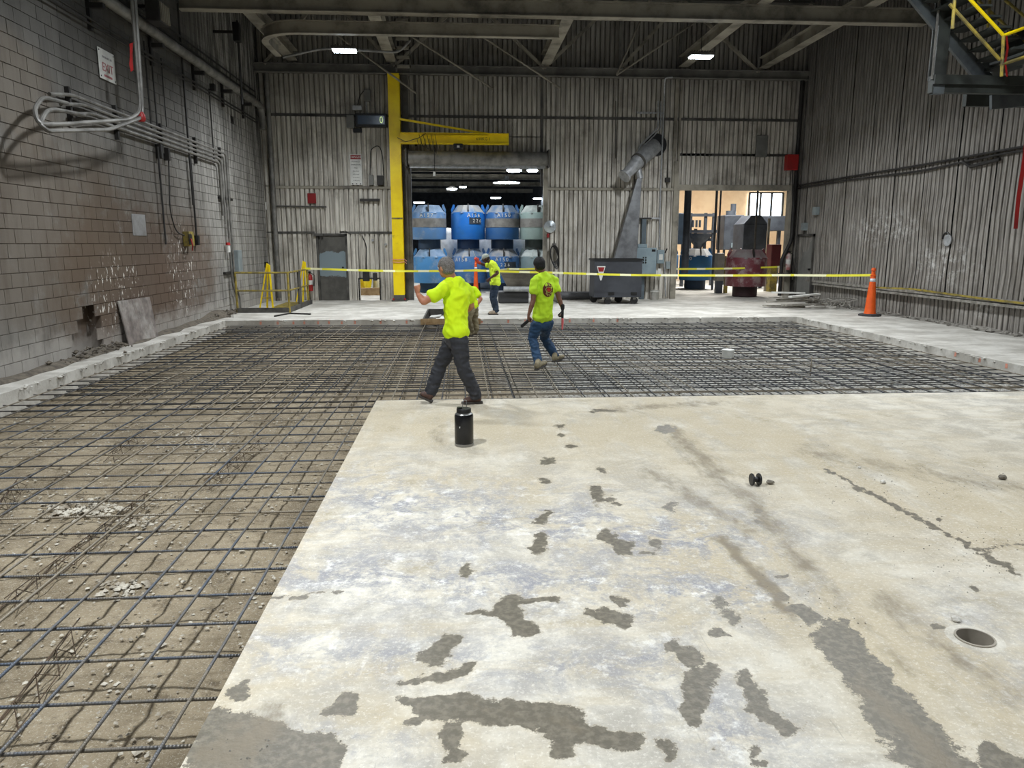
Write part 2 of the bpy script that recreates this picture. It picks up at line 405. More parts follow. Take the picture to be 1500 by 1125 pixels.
wet = strokes([
    ([(640, 1036), (720, 1042), (800, 1058), (900, 1085)], (46, 22), 2.2), ([(600, 1024)], (26, 9), 1.5), ([(690, 1030), (830, 1050)], (40, 20), 2.0),
    ([(300, 1062), (380, 1080), (440, 1100)], (75, 30), 2.2), ([(330, 1105), (440, 1130)], (70, 40), 2.2), ([(355, 1012)], (20, 12), 1.6), ([(352, 1020), (356, 1004)], (9, 8), 1.5),
    ([(1170, 890), (1190, 905)], (22, 12), 1.6), ([(1225, 935), (1265, 985), (1300, 1030)], (38, 34), 1.8), ([(1300, 1030), (1340, 1080), (1400, 1140)], (46, 40), 2.0), ([(1140, 872)], (16, 7), 1.3),
    ([(1450, 1105), (1500, 1140)], (36, 20), 1.5),
    ([(745, 893), (765, 920)], (24, 16), 1.7), ([(690, 900), (740, 897)], (20, 6), 1.2), ([(760, 880), (815, 877)], (18, 6), 1.2), ([(752, 880)], (18, 9), 1.4),
    ([(635, 960), (660, 938)], (20, 15), 1.6), ([(625, 968)], (18, 8), 1.4), ([(640, 992), (680, 980)], (22, 11), 1.3), ([(600, 1000), (640, 995)], (26, 6), 1.0), ([(690, 978)], (18, 6), 1.1),
    ([(684, 836)], (17, 15), 1.5), ([(682, 845)], (14, 8), 1.2), ([(795, 790), (785, 805)], (13, 12), 1.4), ([(800, 752), (793, 762)], (14, 7), 1.2), ([(790, 764)], (18, 5), 1.0),
    ([(888, 786), (912, 800)], (19, 11), 1.6), ([(920, 805)], (12, 6), 1.4), ([(800, 676)], (14, 7), 1.2), ([(835, 654)], (14, 6), 1.2), ([(798, 704)], (12, 6), 1.1), ([(820, 625)], (9, 4), 1), ([(822, 638)], (8, 4), 1),
    ([(872, 718), (878, 732)], (12, 9), 1.3), ([(892, 732)], (10, 7), 1.2), ([(905, 740)], (10, 5), 1.1), ([(880, 688)], (10, 6), 1.1), ([(985, 742)], (14, 12), 1.0), ([(870, 603), (895, 600)], (14, 3), 1.0), ([(960, 795)], (18, 12), 1.0), ([(950, 810)], (14, 6), 1.2),
    ([(905, 880)], (18, 10), 1.2), ([(890, 900), (915, 912)], (20, 12), 1.6), ([(870, 895)], (16, 5), 1), ([(1010, 1030), (1035, 985)], (25, 22), 1.4), ([(990, 950), (1010, 965)], (24, 14), 1.5), ([(1020, 1000), (1015, 1050)], (22, 14), 1.4), ([(1020, 1062)], (20, 8), 1.3),
    ([(1095, 1000), (1110, 1030)], (20, 16), 1.5), ([(1120, 1040), (1155, 1068)], (26, 12), 1.5), ([(1085, 990)], (12, 12), 1.3), ([(1055, 885)], (18, 14), 1.1), ([(1070, 905)], (20, 14), 1.1), ([(1050, 928)], (22, 9), 1.5),
    ([(660, 1085), (668, 1070)], (20, 25), 1.3), ([(610, 1060)], (22, 9), 1.3), ([(665, 1108)], (24, 12), 1.3), ([(510, 1020), (495, 1040)], (22, 12), 1.2), ([(465, 1095), (480, 1090)], (18, 12), 1.2), ([(500, 1105)], (12, 10), 1.2),
    ([(975, 1095)], (26, 16), 1.2), ([(985, 1108)], (26, 10), 1.3), ([(1105, 1105)], (14, 10), 1.2), ([(1110, 1118)], (18, 6), 1.3), ([(820, 1100), (835, 1080)], (26, 18), 1.4), ([(1050, 1100)], (12, 6), 1.0),
    ([(975, 629)], (22, 7), 2.2), ([(1368, 917)], (9, 5), 2.0), ([(1147, 845)], (9, 4), 1.4),
    ([(1110, 748)], (9, 7), 1.0), ([(1112, 764)], (12, 5), 1.2), ([(1375, 760)], (8, 4), 1.3),
    ([(1210, 688), (1290, 730), (1330, 752), (1400, 790), (1440, 812), (1497, 840)], (6, 3.4), .95), ([(1440, 805), (1480, 798)], (30, 8), .4),
    ([(395, 877), (490, 870)], (6, 2.2), 1.0), ([(1432, 862)], (12, 5), 1)])
wet = np.minimum(wet, 1.15)
tan = strokes([([(560, 620), (900, 640)], (260, 70), 1.3), ([(520, 690), (760, 710)], (160, 50), 1.1), ([(450, 740), (300, 1100)], (70, 60), .9), ([(1000, 620), (1500, 760)], (500, 150), 1.2), ([(1050, 800), (1500, 1050)], (300, 160), 1.2), ([(420, 985), (620, 985)], (120, 26), 1.1), ([(900, 860), (1120, 960)], (90, 50), .8), ([(500, 1030), (760, 1110)], (120, 60), .8)])
blue = strokes([([(560, 740), (1000, 790)], (260, 90), 1.4), ([(480, 840), (1050, 870)], (230, 90), 1.4), ([(400, 950), (900, 980)], (180, 70), 1.1), ([(950, 960), (1100, 1100)], (150, 90), 1.2), ([(430, 1080), (560, 1090)], (120, 50), 1.0), ([(1400, 900), (1500, 1000)], (120, 80), .7)])
dust = strokes([([(990, 640), (1100, 740), (1180, 830)], (60, 40), .62), ([(1180, 830), (1330, 980)], (70, 40), .5), ([(950, 690), (1100, 780)], (50, 26), .6), ([(1180, 660), (1500, 720)], (90, 30), .55), ([(1300, 880), (1400, 960), (1500, 1030)], (70, 40), .6), ([(1040, 590), (900, 600)], (90, 12), .6), ([(700, 1030), (860, 1070)], (60, 20), .5), ([(400, 1050), (330, 1110)], (90, 50), .8), ([(640, 620), (640, 650)], (40, 20), .5), ([(1060, 790), (1160, 900)], (30, 20), .8), ([(1260, 1000), (1380, 1120)], (60, 40), .7)])
nx, ny = len(xs), len(ys)
ii, jj = np.meshgrid(np.arange(nx - 1), np.arange(ny - 1), indexing='ij')
F = np.stack([ii * ny + jj, (ii + 1) * ny + jj, (ii + 1) * ny + jj + 1, ii * ny + jj + 1], -1).reshape(-1, 4)
inhole = np.hypot(P[:, 0] - HC.x, P[:, 1] - HC.y) < HR + .012
F = F[~inhole[F].any(1)]
me = bpy.data.meshes.new('floor'); me.from_pydata(P.tolist(), [], F.tolist()); me.materials.append(m_conc)
for nm, A in (('wet', wet), ('tan', tan), ('blue', blue), ('dust', dust)):
    a = me.attributes.new(nm, 'FLOAT', 'POINT'); a.data.foreach_set('value', A.astype(np.float32))
floor = bpy.data.objects.new('floor', me); COL.objects.link(floor); floor['kind'] = 'structure'
# sides of the slab facing the pit, the concrete rim of the core hole
mb = MB(); mb.box((SX + .0005, -5, -.42), (SX + .06, SY, -.004)); mb.box((SX + .06, SY - .06, -.42), (XR, SY - .0005, -.004))
mb.build('slab_edge', m_ledge, floor)
mb = MB(); n_ = 32; v = []; f = []
for k in range(n_):
    a = 2 * PI * k / n_
    for r, z in ((HR + .045, .0004), (HR, .0004), (HR, -.45)): v.append((HC.x + r * math.cos(a), HC.y + r * math.sin(a), z))
for k in range(n_):
    a = k * 3; b = ((k + 1) % n_) * 3; f += [(a, b, b + 1, a + 1), (a + 1, b + 1, b + 2, a + 2)]
mb.add(v, f[1::2]); mb.build('hole_wall', M('core_hole_wall', (70, 50, 42), .9), floor, fix=False)
mb = MB().add(v, f[0::2]); mb.build('hole_collar', m_conc, floor, fix=False)
mb = MB().lathe([(HR, -.45), (HR + .01, -.46)], HC, 24); mb.build('hole_bottom', M('dark_silt', (48, 36, 30), .9), floor)
sl = MB().lathe([(HR - .004, -.12), (HR + .006, -.12), (HR + .007, .006), (HR - .002, .007), (HR - .004, -.12)], HC, 36, caps=False).build('pipe_sleeve', M('sleeve_plastic', (164, 156, 142), .7), None, smooth='auto')
tag(sl, 'round pale pipe sleeve rim set in the floor hole at right foreground', 'floor sleeve')
# ledges around the pit: left strip, far ledge, right ledge, the floor of the rooms behind
def slabgrid(mb, x0, y0, x1, y1): mb.box((x0, y0, -.42), (x1, y1, 0))
mb = MB(); slabgrid(mb, XL - .6, -5, PXL, PYF); mb.build('floor_ledge', m_ledge, floor)
mb = MB(); slabgrid(mb, PXR, SY, XR + .5, PYF); mb.build('floor_ledge', m_ledge, floor)
TX0, TX1, TY1 = -.93, .42, 20.7      # formed trench in the far ledge
mb = MB(); slabgrid(mb, XL - .6, PYF, TX0, TY1); slabgrid(mb, TX1, PYF, XR + .5, TY1); slabgrid(mb, XL - .6, TY1, XR + 14, 47); mb.build('floor_ledge', m_ledge, floor)
mb = MB().box((TX0, PYF, -.43), (TX1, TY1, -.2)); mb.build('trench_bottom', m_mud, floor)
# rough pit edges: crumbs along the ledge
mb = MB(); rr = random.Random(3)
for k in range(420):
    t = rr.random()
    if k % 3 == 0: p = (PXL - rr.uniform(0, .09) + .03, 9 + 9 * t, -rr.random() * .03)
    elif k % 3 == 1: p = (PXL + 14 * t, PYF + rr.uniform(-.03, .06), -rr.random() * .03)
    else: p = (PXR + rr.uniform(-.02, .08), SY + (PYF - SY) * t, -rr.random() * .03)
    mb.rock(p, rr.uniform(.012, .045), .6, k)
mb.build('crumbled_edge', m_ledge, floor, kind='stuff')
# orange paint marks at the bar ends on the far ledge face and left ledge
mo = M('orange_marking_paint', (226, 138, 112), .7, var=(200, 160, 144), vs=40); k = 0; mb = MB()
for u in (382, 407, 430, 446, 466, 482, 501, 520, 558, 596, 706, 745, 770, 800, 835, 870, 905):
    p = PX(u, 468, y=PYF - .004); mb.box((p.x - .03, PYF - .006, -.10), (p.x + .015, PYF - .001, -.03)); mb.box((p.x - .02, PYF - .004, .0), (p.x + .016, PYF + .04, .002))
for yy in (9.6, 10.1, 10.7, 11.3, 11.9): mb.box((PXR - .003, yy, -.09), (PXR - .001, yy + .05, -.02))
mb.build('paint_mark', mo, floor, kind='stuff')

# soil of the pit
def soil(x0, y0, x1, y1, st, name, par):
    xs = np.arange(x0, x1 + st * .5, st); ys = np.arange(y0, y1 + st * .5, st); v = []; g = []
    for x in xs:
        for y in ys:
            z = -.30 + .035 * mnoise.noise(Vector((x * .9, y * .9, 0))) + .02 * mnoise.fractal(Vector((x * 5, y * 5, 3)), .9, 2, 4) + .003 * math.sin(y * 21 + 2 * mnoise.noise(Vector((x, y, 9)))) * (1 if x < -1 else .4)
            v.append((x, y, z)); g.append(min(1, max(0, (x + 1.0) / 4)) if y > 8.6 else 0.)
    ny = len(ys); f = [(i * ny + j, (i + 1) * ny + j, (i + 1) * ny + j + 1, i * ny + j + 1) for i in range(len(xs) - 1) for j in range(ny - 1)]
    me = bpy.data.meshes.new(name); me.from_pydata(v, [], f); me.materials.append(m_soil)
    me.polygons.foreach_set('use_smooth', [True] * len(me.polygons))
    a = me.attributes.new('grav', 'FLOAT', 'POINT'); a.data.foreach_set('value', g)
    o = bpy.data.objects.new(name, me); COL.objects.link(o)
    if par: o.parent = par
    else: o['kind'] = 'structure'
    return o
pit = soil(PXL, -1, SX, SY, .035, 'ground', None)
soil(PXL, SY, PXR, PYF, .08, 'soil_bed', pit)
rr = random.Random(5); mb = MB(); mb2 = MB()
for k in range(9000):
    if k % 2 == 0: x, y = rr.uniform(PXL, SX), rr.uniform(1, 9)
    elif k % 4 == 1: x, y = rr.uniform(PXL, PXR), rr.uniform(8.6, 18)
    else: x, y = rr.uniform(0, PXR), rr.uniform(8.6, 18)
    cl = mnoise.noise(Vector((x * .8, y * .8, 4)))
    if cl < -.1 and rr.random() < .6: continue
    r = rr.uniform(.006, .016) * (1.6 if y > 9 else 1) * (1.8 if rr.random() < .04 else 1)
    (mb if rr.random() < .6 else mb2).rock((x, y, -.285 + .035 * mnoise.noise(Vector((x * .9, y * .9, 0)))), r, .6, k)
for (u, v, s) in ((90, 655, 1), (100, 745, 1.6), (125, 750, 1.4), (140, 742, 1.2), (280, 640, 1.2), (300, 650, 1), (320, 655, 1), (210, 765, 1.4), (180, 860, 1.4), (160, 745, 1.2)):
    for q in range(60):
        p = PX(u + rr.gauss(0, 26), v + rr.gauss(0, 8), z=-.29); mb.rock(p, rr.uniform(.006, .02) * s, .6, q)
mb.v += [tuple(p) for p in mb2.v] if False else []; k0_ = len(mb.v); mb.v += mb2.v; mb.f += [tuple(i + k0_ for i in f) for f in mb2.f]
g1 = mb.build('gravel', M('pale_gravel', (196, 190, 176), .9, var=(128, 118, 102), vs=7), None, kind='stuff'); tag(g1, 'pale crushed gravel strewn over the soil under the steel bars', 'gravel')

# ================================================================ left wall of concrete blocks
BW, BH = .4, .2
wl = MB(); nrow = int(ZT / BH)
wl.box((XL - .25, -5, -.02), (XL - .012, 11.95, ZT)).box((XL - .25, 13.0, -.02), (XL - .012, YB + .05, ZT)).box((XL - .25, 11.95, .8), (XL - .012, 13.0, ZT)).box((XL - .25, 11.95, -.02), (XL - .2, 13.0, .8))
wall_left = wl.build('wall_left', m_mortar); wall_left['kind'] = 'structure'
def block_mesh(L, nm, d=.004):
    b = .004; v = [(0, 0, 0), (0, L, 0), (0, L, BH), (0, 0, BH)]
    gx = .0035; a = [(-.012, gx, gx), (-.012, L - gx, gx), (-.012, L - gx, BH - gx), (-.012, gx, BH - gx)]
    c = [(0, gx + b, gx + b), (0, L - gx - b, gx + b), (0, L - gx - b, BH - gx - b), (0, gx + b, BH - gx - b)]
    return a + c, [(4, 5, 6, 7), (0, 1, 5, 4), (1, 2, 6, 5), (2, 3, 7, 6), (3, 0, 4, 7)]
bv, bf = block_mesh(BW, 'b')
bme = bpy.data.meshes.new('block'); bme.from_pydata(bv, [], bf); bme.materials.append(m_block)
rest = MB(); rr = random.Random(11); nb = 0
hole = [(1, 12.2), (2, 12.4), (0, 12.3), (3, 12.5), (1, 12.5)]
cells = []
for i in range(nrow):
    y = 9.0 + (BW / 2 if i % 2 else 0)
    while y < YB:
        cells.append((i, y)); y += BW
cells = [(i, y) for (i, y) in cells if not (11.95 < y + .2 < 12.98 and i < 4 and not (i == 3 and abs(y + .2 - 12.5) > .25) and not (i == 2 and abs(y + .2 - 12.5) > .42))]
def inview(i, y):
    c = RW.transposed() @ (Vector((XL, y, i * BH)) - CAMP)
    return c.z < 0 and 750 + FPX * c.x / -c.z > -40 and 562 - FPX * c.y / -c.z > -10
cells_v = sorted([c for c in cells if inview(*c)], key=lambda c: c[1])
for (i, y) in cells_v:
    dx = rr.uniform(-.002, .003)
    if nb < 300:
        o = bpy.data.objects.new('block', bme); COL.objects.link(o); o.parent = wall_left; o.location = (XL + dx, y, i * BH); nb += 1
    else:
        L = min(BW, YB - y) / BW
        rest.add([(XL + p[0] + dx, y + p[1] * L, i * BH + p[2]) for p in bv], bf)
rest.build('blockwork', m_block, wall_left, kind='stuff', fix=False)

# ================================================================ corrugated walls
PITCH = .152
def corr(mb, ax, s0, s1, z0, z1, plane, sign, dep=.08, dents=None):
    """ribbed sheet in plane x=const ('y' axis runs) or y=const ('x' axis runs); the ribs stand out by dep towards the room"""
    prof = [(0, 0), (.18, 0), (.24, 1), (.94, 1), (1.0, 0)]
    pts = []; k0 = math.floor(s0 / PITCH); s = k0
    while s * PITCH < s1:
        for (t, h) in prof[:-1]:
            q = (s + t) * PITCH
            if s0 - 1e-6 <= q <= s1 + 1e-6: pts.append((q, h))
        s += 1
    if not pts or pts[0][0] > s0 + .01: pts.insert(0, (s0, pts[0][1] if pts else 0))
    if pts[-1][0] < s1 - .01: pts.append((s1, pts[-1][1]))
    nz = max(2, int((z1 - z0) / .5) + 1) if dents else 2
    v = []
    for (q, h) in pts:
        for j in range(nz):
            z = z0 + (z1 - z0) * j / (nz - 1); o = sign * h * dep + (dents(q, z) if dents else 0)
            v.append((q, plane + o, z) if ax == 'x' else (plane + o, q, z))
    f = [(i * nz + j, (i + 1) * nz + j, (i + 1) * nz + j + 1, i * nz + j + 1) for i in range(len(pts) - 1) for j in range(nz - 1)]
    mb.add(v, f)
DL, DR, DH = -1.55, 2.72, 4.2           # roll-up door
OL, OR, OH = 7.12, 10.78, 3.55          # right opening
wall_back = struct('wall_back', (0, YB, 0))
def panels(x0, x1, z0, z1, wdt=1.06):
    n = max(1, round((x1 - x0) / wdt)); 
    for k in range(n):
        a = x0 + (x1 - x0) * k / n; b = x0 + (x1 - x0) * (k + 1) / n
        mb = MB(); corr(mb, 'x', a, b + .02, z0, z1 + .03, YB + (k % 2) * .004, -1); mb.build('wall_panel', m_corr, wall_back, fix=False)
panels(XL, -4.55, 0, 2.14); panels(-3.6, -3.25, 0, 2.14, .5); panels(-3.25, -2.62, .68, 2.14, .7); panels(-2.62, DL, 0, 2.14); panels(-4.55, -3.6, 2.1, 2.16)
panels(XL, DL, 2.14, 3.56); panels(XL, DL, 3.56, 6.9); panels(DL, DR, 4.2, 5.1); panels(DL, DR, 5.1, 6.9)
panels(DR, OL, 0, 3.55); panels(DR, OL, 3.55, 6.9); panels(OL, XR, 4.6, 6.9); panels(OL, XR, OH, 4.6); panels(OR, XR, 0, OH, .3)
for a, b in ((XL, -2), (-2, 2.7), (2.7, 7.0), (7.0, XR)): panels(a, b, 6.9, ZT, 2.2)
mb = MB(); mb.box((XL, YB + .06, 4.3), (XR, YB + .12, ZT)); mb.box((XL, YB + .06, 2.1), (DL, YB + .12, 4.3)); mb.box((XL, YB + .06, 0), (-3.25, YB + .12, 2.1)); mb.box((-2.62, YB + .06, 0), (DL, YB + .12, 2.1)); mb.box((-3.25, YB + .06, .7), (-2.62, YB + .12, 2.1)); mb.box((DR, YB + .06, 0), (OL, YB + .12, 4.3)); mb.box((OL, YB + .06, OH + .02), (XR, YB + .12, 4.3)); mb.box((OR + .05, YB + .06, 0), (XR, YB + .12, OH + .02))
mb.build('wall_backing', m_beamd, wall_back)
wall_right = struct('wall_right', (XR, 0, 0))
dent = lambda q, z: .045 * mnoise.noise(Vector((q * .7, z * 1.1, 2))) * (1 if z < 2.6 else .3) + (.02 if z < 2.6 else .004) * mnoise.noise(Vector((q * 2.1, z * 2, 7)))
k = 0; y = 9.0
while y < YB:
    for (z0, z1) in ((.62, 4.6), (4.6, ZT)):
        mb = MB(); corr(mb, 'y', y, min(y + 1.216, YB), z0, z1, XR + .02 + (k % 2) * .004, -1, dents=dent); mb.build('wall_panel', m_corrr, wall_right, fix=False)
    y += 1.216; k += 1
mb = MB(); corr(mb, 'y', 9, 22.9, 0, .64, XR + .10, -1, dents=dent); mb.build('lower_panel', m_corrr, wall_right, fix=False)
mb = MB().box((XR + .2, -5, -.1), (XR + .3, YB + .1, ZT)); mb.build('wall_backing', m_beamd, wall_right)
mb = MB().box((XL - .2, -5.2, -.5), (XR + .3, -5, ZT)); o = mb.build('wall_front', m_block); o['kind'] = 'structure'
# ceiling
mb = MB(); corr(mb, 'x', XL - .2, XR + .3, 0, 1, 0, -1, .06)
v = [(x, -5 + z * (YB + 5.1), ZT + y) for x, y, z in mb.v]; mb.v = v
ceil = mb.build('ceiling', m_roof, fix=False); ceil['kind'] = 'structure'

# girts, jambs and frames on the walls
def trim(nm, mb, mat, bevel=0):
    o = mb.build(nm, mat, None, bevel=bevel); o['kind'] = 'structure'; return o
yb = YB - .05
mb = MB().box((XL + .2, yb - .07, 3.50), (DL - .25, yb, 3.58)); trim('trim_1', mb, m_beam)
mb = MB().box((DR + .1, yb - .07, 3.49), (OL, yb, 3.57)); trim('trim_2', mb, m_beam)
mb = MB().box((XL + .2, yb - .05, 2.11), (-4.6, yb, 2.18)).box((-3.55, yb - .05, 2.11), (DL - .25, yb, 2.18)); trim('trim_3', mb, m_steel)
mb = MB().box((XL + .1, yb - .05, 5.66), (XR - .1, yb, 5.74)); trim('trim_4', mb, m_steel)
mb = MB().box((OL - .1, yb - .1, 3.5), (OR + .1, yb + .03, 3.68)); trim('trim_5', mb, m_beam)
mb = MB().box((OL - .2, yb - .12, 0), (OL - .06, yb + .12, 4.4)).box((OL - .06, yb - .06, 0), (OL, yb + .1, 3.6)); trim('trim_6', mb, m_beam)
mb = MB().box((OR, yb - .14, 0), (OR + .2, yb + .12, 3.7)); trim('trim_7', mb, m_beam)
mb = MB().ibeam((OR + .36, yb - .2, 0), (OR + .36, yb - .2, 7.0), .25, .25, .02); trim('trim_8', mb, m_steel)
mb = MB().box((DL - .22, yb - .08, 0), (DL + .03, yb + .12, 4.25)).box((DL - .30, yb - .1, 0), (DL - .26, yb, 4.7)); trim('trim_9', mb, m_steel)
mb = MB().box((DR - .03, yb - .08, 0), (DR + .1, yb + .12, 4.25)); trim('trim_10', mb, m_beam)
mb = MB().box((-1.75, yb - .12, 4.7), (-1.55, yb + .03, 6.9)).box((-1.38, yb - .07, 4.8), (-1.3, yb, 6.9)); trim('trim_11', mb, m_steel)
mb = MB().box((OL - .05, yb - .03, 4.58), (XR - .3, yb, 4.66)); trim('trim_12', mb, m_steel)
for i, (x0, x1) in enumerate(((2.58, 2.66), (6.86, 6.96), (7.02, 7.08), (-2.35, -2.28))):
    mb = MB().box((x0, yb - .06, 3.6 if i < 3 else 2.2), (x1, yb, 6.9)); trim('trim_%d' % (13 + i), mb, m_beam if i else m_steel)
mb = MB().box((XR - .14, 9, .6), (XR + .12, 22.6, .69)).box((XR - .14, 9, .54), (XR - .12, 22.6, .62)); trim('trim_17', mb, m_dust)
# hatch in the far wall: frame
mb = MB().box((-3.29, yb - .03, 0), (-3.25, yb + .1, .72)).box((-2.62, yb - .03, 0), (-2.58, yb + .1, .72)).box((-3.25, yb - .03, .67), (-2.62, yb + .1, .72)); trim('trim_18', mb, m_steel)
# doors
md = bpy.data.materials.new('scuffed_door_paint'); n = NT(md)
c = n.mix(n.ramp(n.noise(2.2, 6, rough=.7), .35, .65), lin((92, 90, 85)), lin((72, 70, 66)))
b = n.ramp(n.math('ADD', n.blob((-4.08, YB, 1.15), (2.6, 9, .62)), n.math('MULTIPLY', n.math('SUBTRACT', n.noise(4, 6, rough=.7), .5), .8)), .30, .36)
c = n.mix(b, c, lin((124, 138, 144))); n.lk(c, n.b.inputs['Base Color']); n.b.inputs['Roughness'].default_value = .6
d1 = MB().box((-4.5, yb + .0, .01), (-3.66, yb + .05, 2.05)).build('door_1', md, None, bevel=.006); d1['kind'] = 'structure'
MB().box((-4.57, yb - .05, 0), (-4.5, yb + .08, 2.1)).box((-3.66, yb - .05, 0), (-3.59, yb + .08, 2.1)).box((-4.57, yb - .05, 2.05), (-3.59, yb + .08, 2.12)).build('door_frame', m_steel, d1)
MB().cyl((-3.76, yb - .06, 1.05), (-3.76, yb + .01, 1.05), .03).build('door_handle', m_black, d1, smooth='auto')
MB().box((-4.62, yb - .14, 2.04), (-4.32, yb - .02, 2.12)).bar((-4.4, yb - .1, 2.05), (-4.48, yb - .07, 1.45), .02).build('door_closer', m_steel, d1)
d2 = MB().box((XR - .05, 22.85, .02), (XR + .02, 23.85, 2.02)).build('door_2', M('grey_door', (128, 128, 124), .6, var=(98, 98, 94), vs=1.2), None, bevel=.008); d2['kind'] = 'structure'
MB().box((XR - .1, 22.78, 0), (XR + .02, 22.85, 2.1)).box((XR - .1, 23.85, 0), (XR + .02, 23.92, 2.1)).box((XR - .1, 22.78, 2.03), (XR + .02, 23.92, 2.1)).build('door_frame', m_steel, d2)
MB().cyl((XR - .12, 22.98, 1.0), (XR - .04, 22.98, 1.0), .03).build('door_handle', m_black, d2, smooth='auto')
# ================================================================ reinforcing bars
mr = bpy.data.materials.new('ribbed_bar_steel'); n = NT(mr)
tc = n.N.new('ShaderNodeTexCoord')
c = n.mix(n.ramp(n.noise(1.3, 6, rough=.7), .4, .6), lin((84, 92, 104)), lin((112, 106, 96)))
c = n.mix(n.math('MULTIPLY', n.ramp(n.noise(5, 6, rough=.7), .52, .66), .7), c, lin((150, 140, 122)))
c = n.mix(n.math('MULTIPLY', n.ramp(n.noise(.5, 3), .5, .62), .45), c, lin((44, 44, 46)))
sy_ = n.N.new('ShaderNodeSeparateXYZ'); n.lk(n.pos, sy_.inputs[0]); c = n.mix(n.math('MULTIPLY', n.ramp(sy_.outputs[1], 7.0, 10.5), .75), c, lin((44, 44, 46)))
oi = n.N.new('ShaderNodeObjectInfo')
c = n.mix(n.math('MULTIPLY', n.ramp(oi.outputs['Random'], .72, .78), .75), c, lin((148, 138, 120)))
n.lk(c, n.b.inputs['Base Color']); n.b.inputs['Roughness'].default_value = .5; n.b.inputs['Metallic'].default_value = .3
wv = n.N.new('ShaderNodeTexWave'); wv.inputs['Scale'].default_value = 22; n.lk(tc.outputs['Object'], wv.inputs['Vector'])
n.bump(wv.outputs[1], .8, .003)
def bar_mesh(L, r, nseg, sd, nn=8):
    pts = []
    for i in range(nseg + 1):
        x = L * i / nseg; pts.append((x, .012 * mnoise.noise(Vector((x * .5, sd, 0))), .006 * mnoise.noise(Vector((x * .4, sd, 5)))))
    mb = MB().tube(pts, r, nn); me = bpy.data.meshes.new('bar'); me.from_pydata(mb.v, [], mb.f)
    me.polygons.foreach_set('use_smooth', [True] * len(me.polygons)); me.materials.append(mr); return me
BL = {}
def bar(root, x, y, z, L, ang, r=.008, rr=random):
    key = (round(L, 1), r, rr.randrange(2))
    if key not in BL: BL[key] = bar_mesh(key[0], r, max(6, int(L * 1.5)), len(BL) * 3.1)
    o = bpy.data.objects.new('bar', BL[key]); COL.objects.link(o); o.parent = root
    o.location = Vector((x, y, z)) - root.location; o.rotation_euler = (0, rr.uniform(-.0006, .0006), ang + rr.uniform(-.002, .002))
rr = random.Random(21)
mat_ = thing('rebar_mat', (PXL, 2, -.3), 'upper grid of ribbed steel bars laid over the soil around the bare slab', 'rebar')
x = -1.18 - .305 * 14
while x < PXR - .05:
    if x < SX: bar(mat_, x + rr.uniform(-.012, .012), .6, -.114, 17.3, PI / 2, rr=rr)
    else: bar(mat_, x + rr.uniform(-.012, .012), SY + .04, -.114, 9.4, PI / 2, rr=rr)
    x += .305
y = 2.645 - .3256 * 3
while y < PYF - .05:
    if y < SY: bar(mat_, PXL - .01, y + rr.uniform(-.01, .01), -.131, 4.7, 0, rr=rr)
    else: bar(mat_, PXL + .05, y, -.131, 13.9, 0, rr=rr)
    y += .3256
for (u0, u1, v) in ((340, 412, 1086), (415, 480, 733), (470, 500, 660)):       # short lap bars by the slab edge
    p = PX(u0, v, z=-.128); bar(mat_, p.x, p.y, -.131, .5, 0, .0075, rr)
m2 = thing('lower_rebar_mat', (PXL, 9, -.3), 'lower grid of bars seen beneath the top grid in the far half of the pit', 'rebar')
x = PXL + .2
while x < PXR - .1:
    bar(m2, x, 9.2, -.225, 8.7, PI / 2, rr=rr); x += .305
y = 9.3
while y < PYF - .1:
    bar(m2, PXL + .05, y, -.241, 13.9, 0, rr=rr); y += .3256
for m in (mat_, m2):        # lap splices: doubled bars next to some long ones
    pass
for k, xx in enumerate((-1.75, -1.14, -.83, -.53, -.22, .4, .69, 1.3)):
    bar(mat_, xx + .02, 10.0 + (k % 3) * .6, -.112, 4.5, PI / 2, rr=rr)
# bent starter bar sticking up in the pit
for (u, v0, v1) in ((1188, 521, 538),):
    p = PX(u, v1, z=-.12); o = MB().tube([(p.x, p.y, -.26), (p.x, p.y, -.12), (p.x, p.y, .06)], .009, 8).build('standing_bar', mr, None, smooth=True)
    tag(o, 'short steel bar standing upright out of the grid near the white roll', 'rebar')
mwire = M('rusty_tie_wire', (92, 76, 60), .7, .3, var=(60, 52, 44))
def bolster(a, b, lab):
    a = Vector(a); b = Vector(b); d = (b - a); L = d.length; d.normalize(); s = Vector((-d.y, d.x, 0)); mb = MB()
    mb.tube([a + Vector((0, 0, .095)), b + Vector((0, 0, .095))], .0035, 5)
    for q in (-.05, .05): mb.tube([a + s * q + Vector((0, 0, .02)), b + s * q + Vector((0, 0, .02))], .0028, 5)
    o = mb.build('wire_support', mwire, None); mz = MB(); k = int(L / .1); r2 = random.Random(1)
    for q in (-.05, .05):
        pts = []
        for i in range(k + 1):
            p = a + d * (L * i / k + r2.uniform(-.015, .015)) + Vector((0, 0, .095 if i % 2 else .01)) + s * (0 if i % 2 else q); pts.append(p)
        mz.tube(pts, .0026, 4)
    tag(o, lab, 'wire'); mz.build('zigzag_wire', mwire, o)
def gp(u, v): p = PX(u, v, z=-.29); return (p.x, p.y, -.285)
bolster(gp(10, 900), gp(220, 735), 'long zigzag wire bar support on the soil in the left foreground')
bolster(gp(300, 720), gp(385, 655), 'zigzag wire bar support lying right of the pale gravel patch')
bolster(gp(-30, 1130), gp(120, 930), 'zigzag wire bar support in the bottom left corner')
bolster(gp(160, 680), gp(205, 645), 'short zigzag wire bar support in the middle of the left pit')
bolster(gp(-20, 780), gp(30, 715), 'zigzag wire bar support at the left edge of the photo')
bolster(gp(170, 598), gp(235, 572), 'farthest zigzag wire bar support left of the walking grey haired worker')

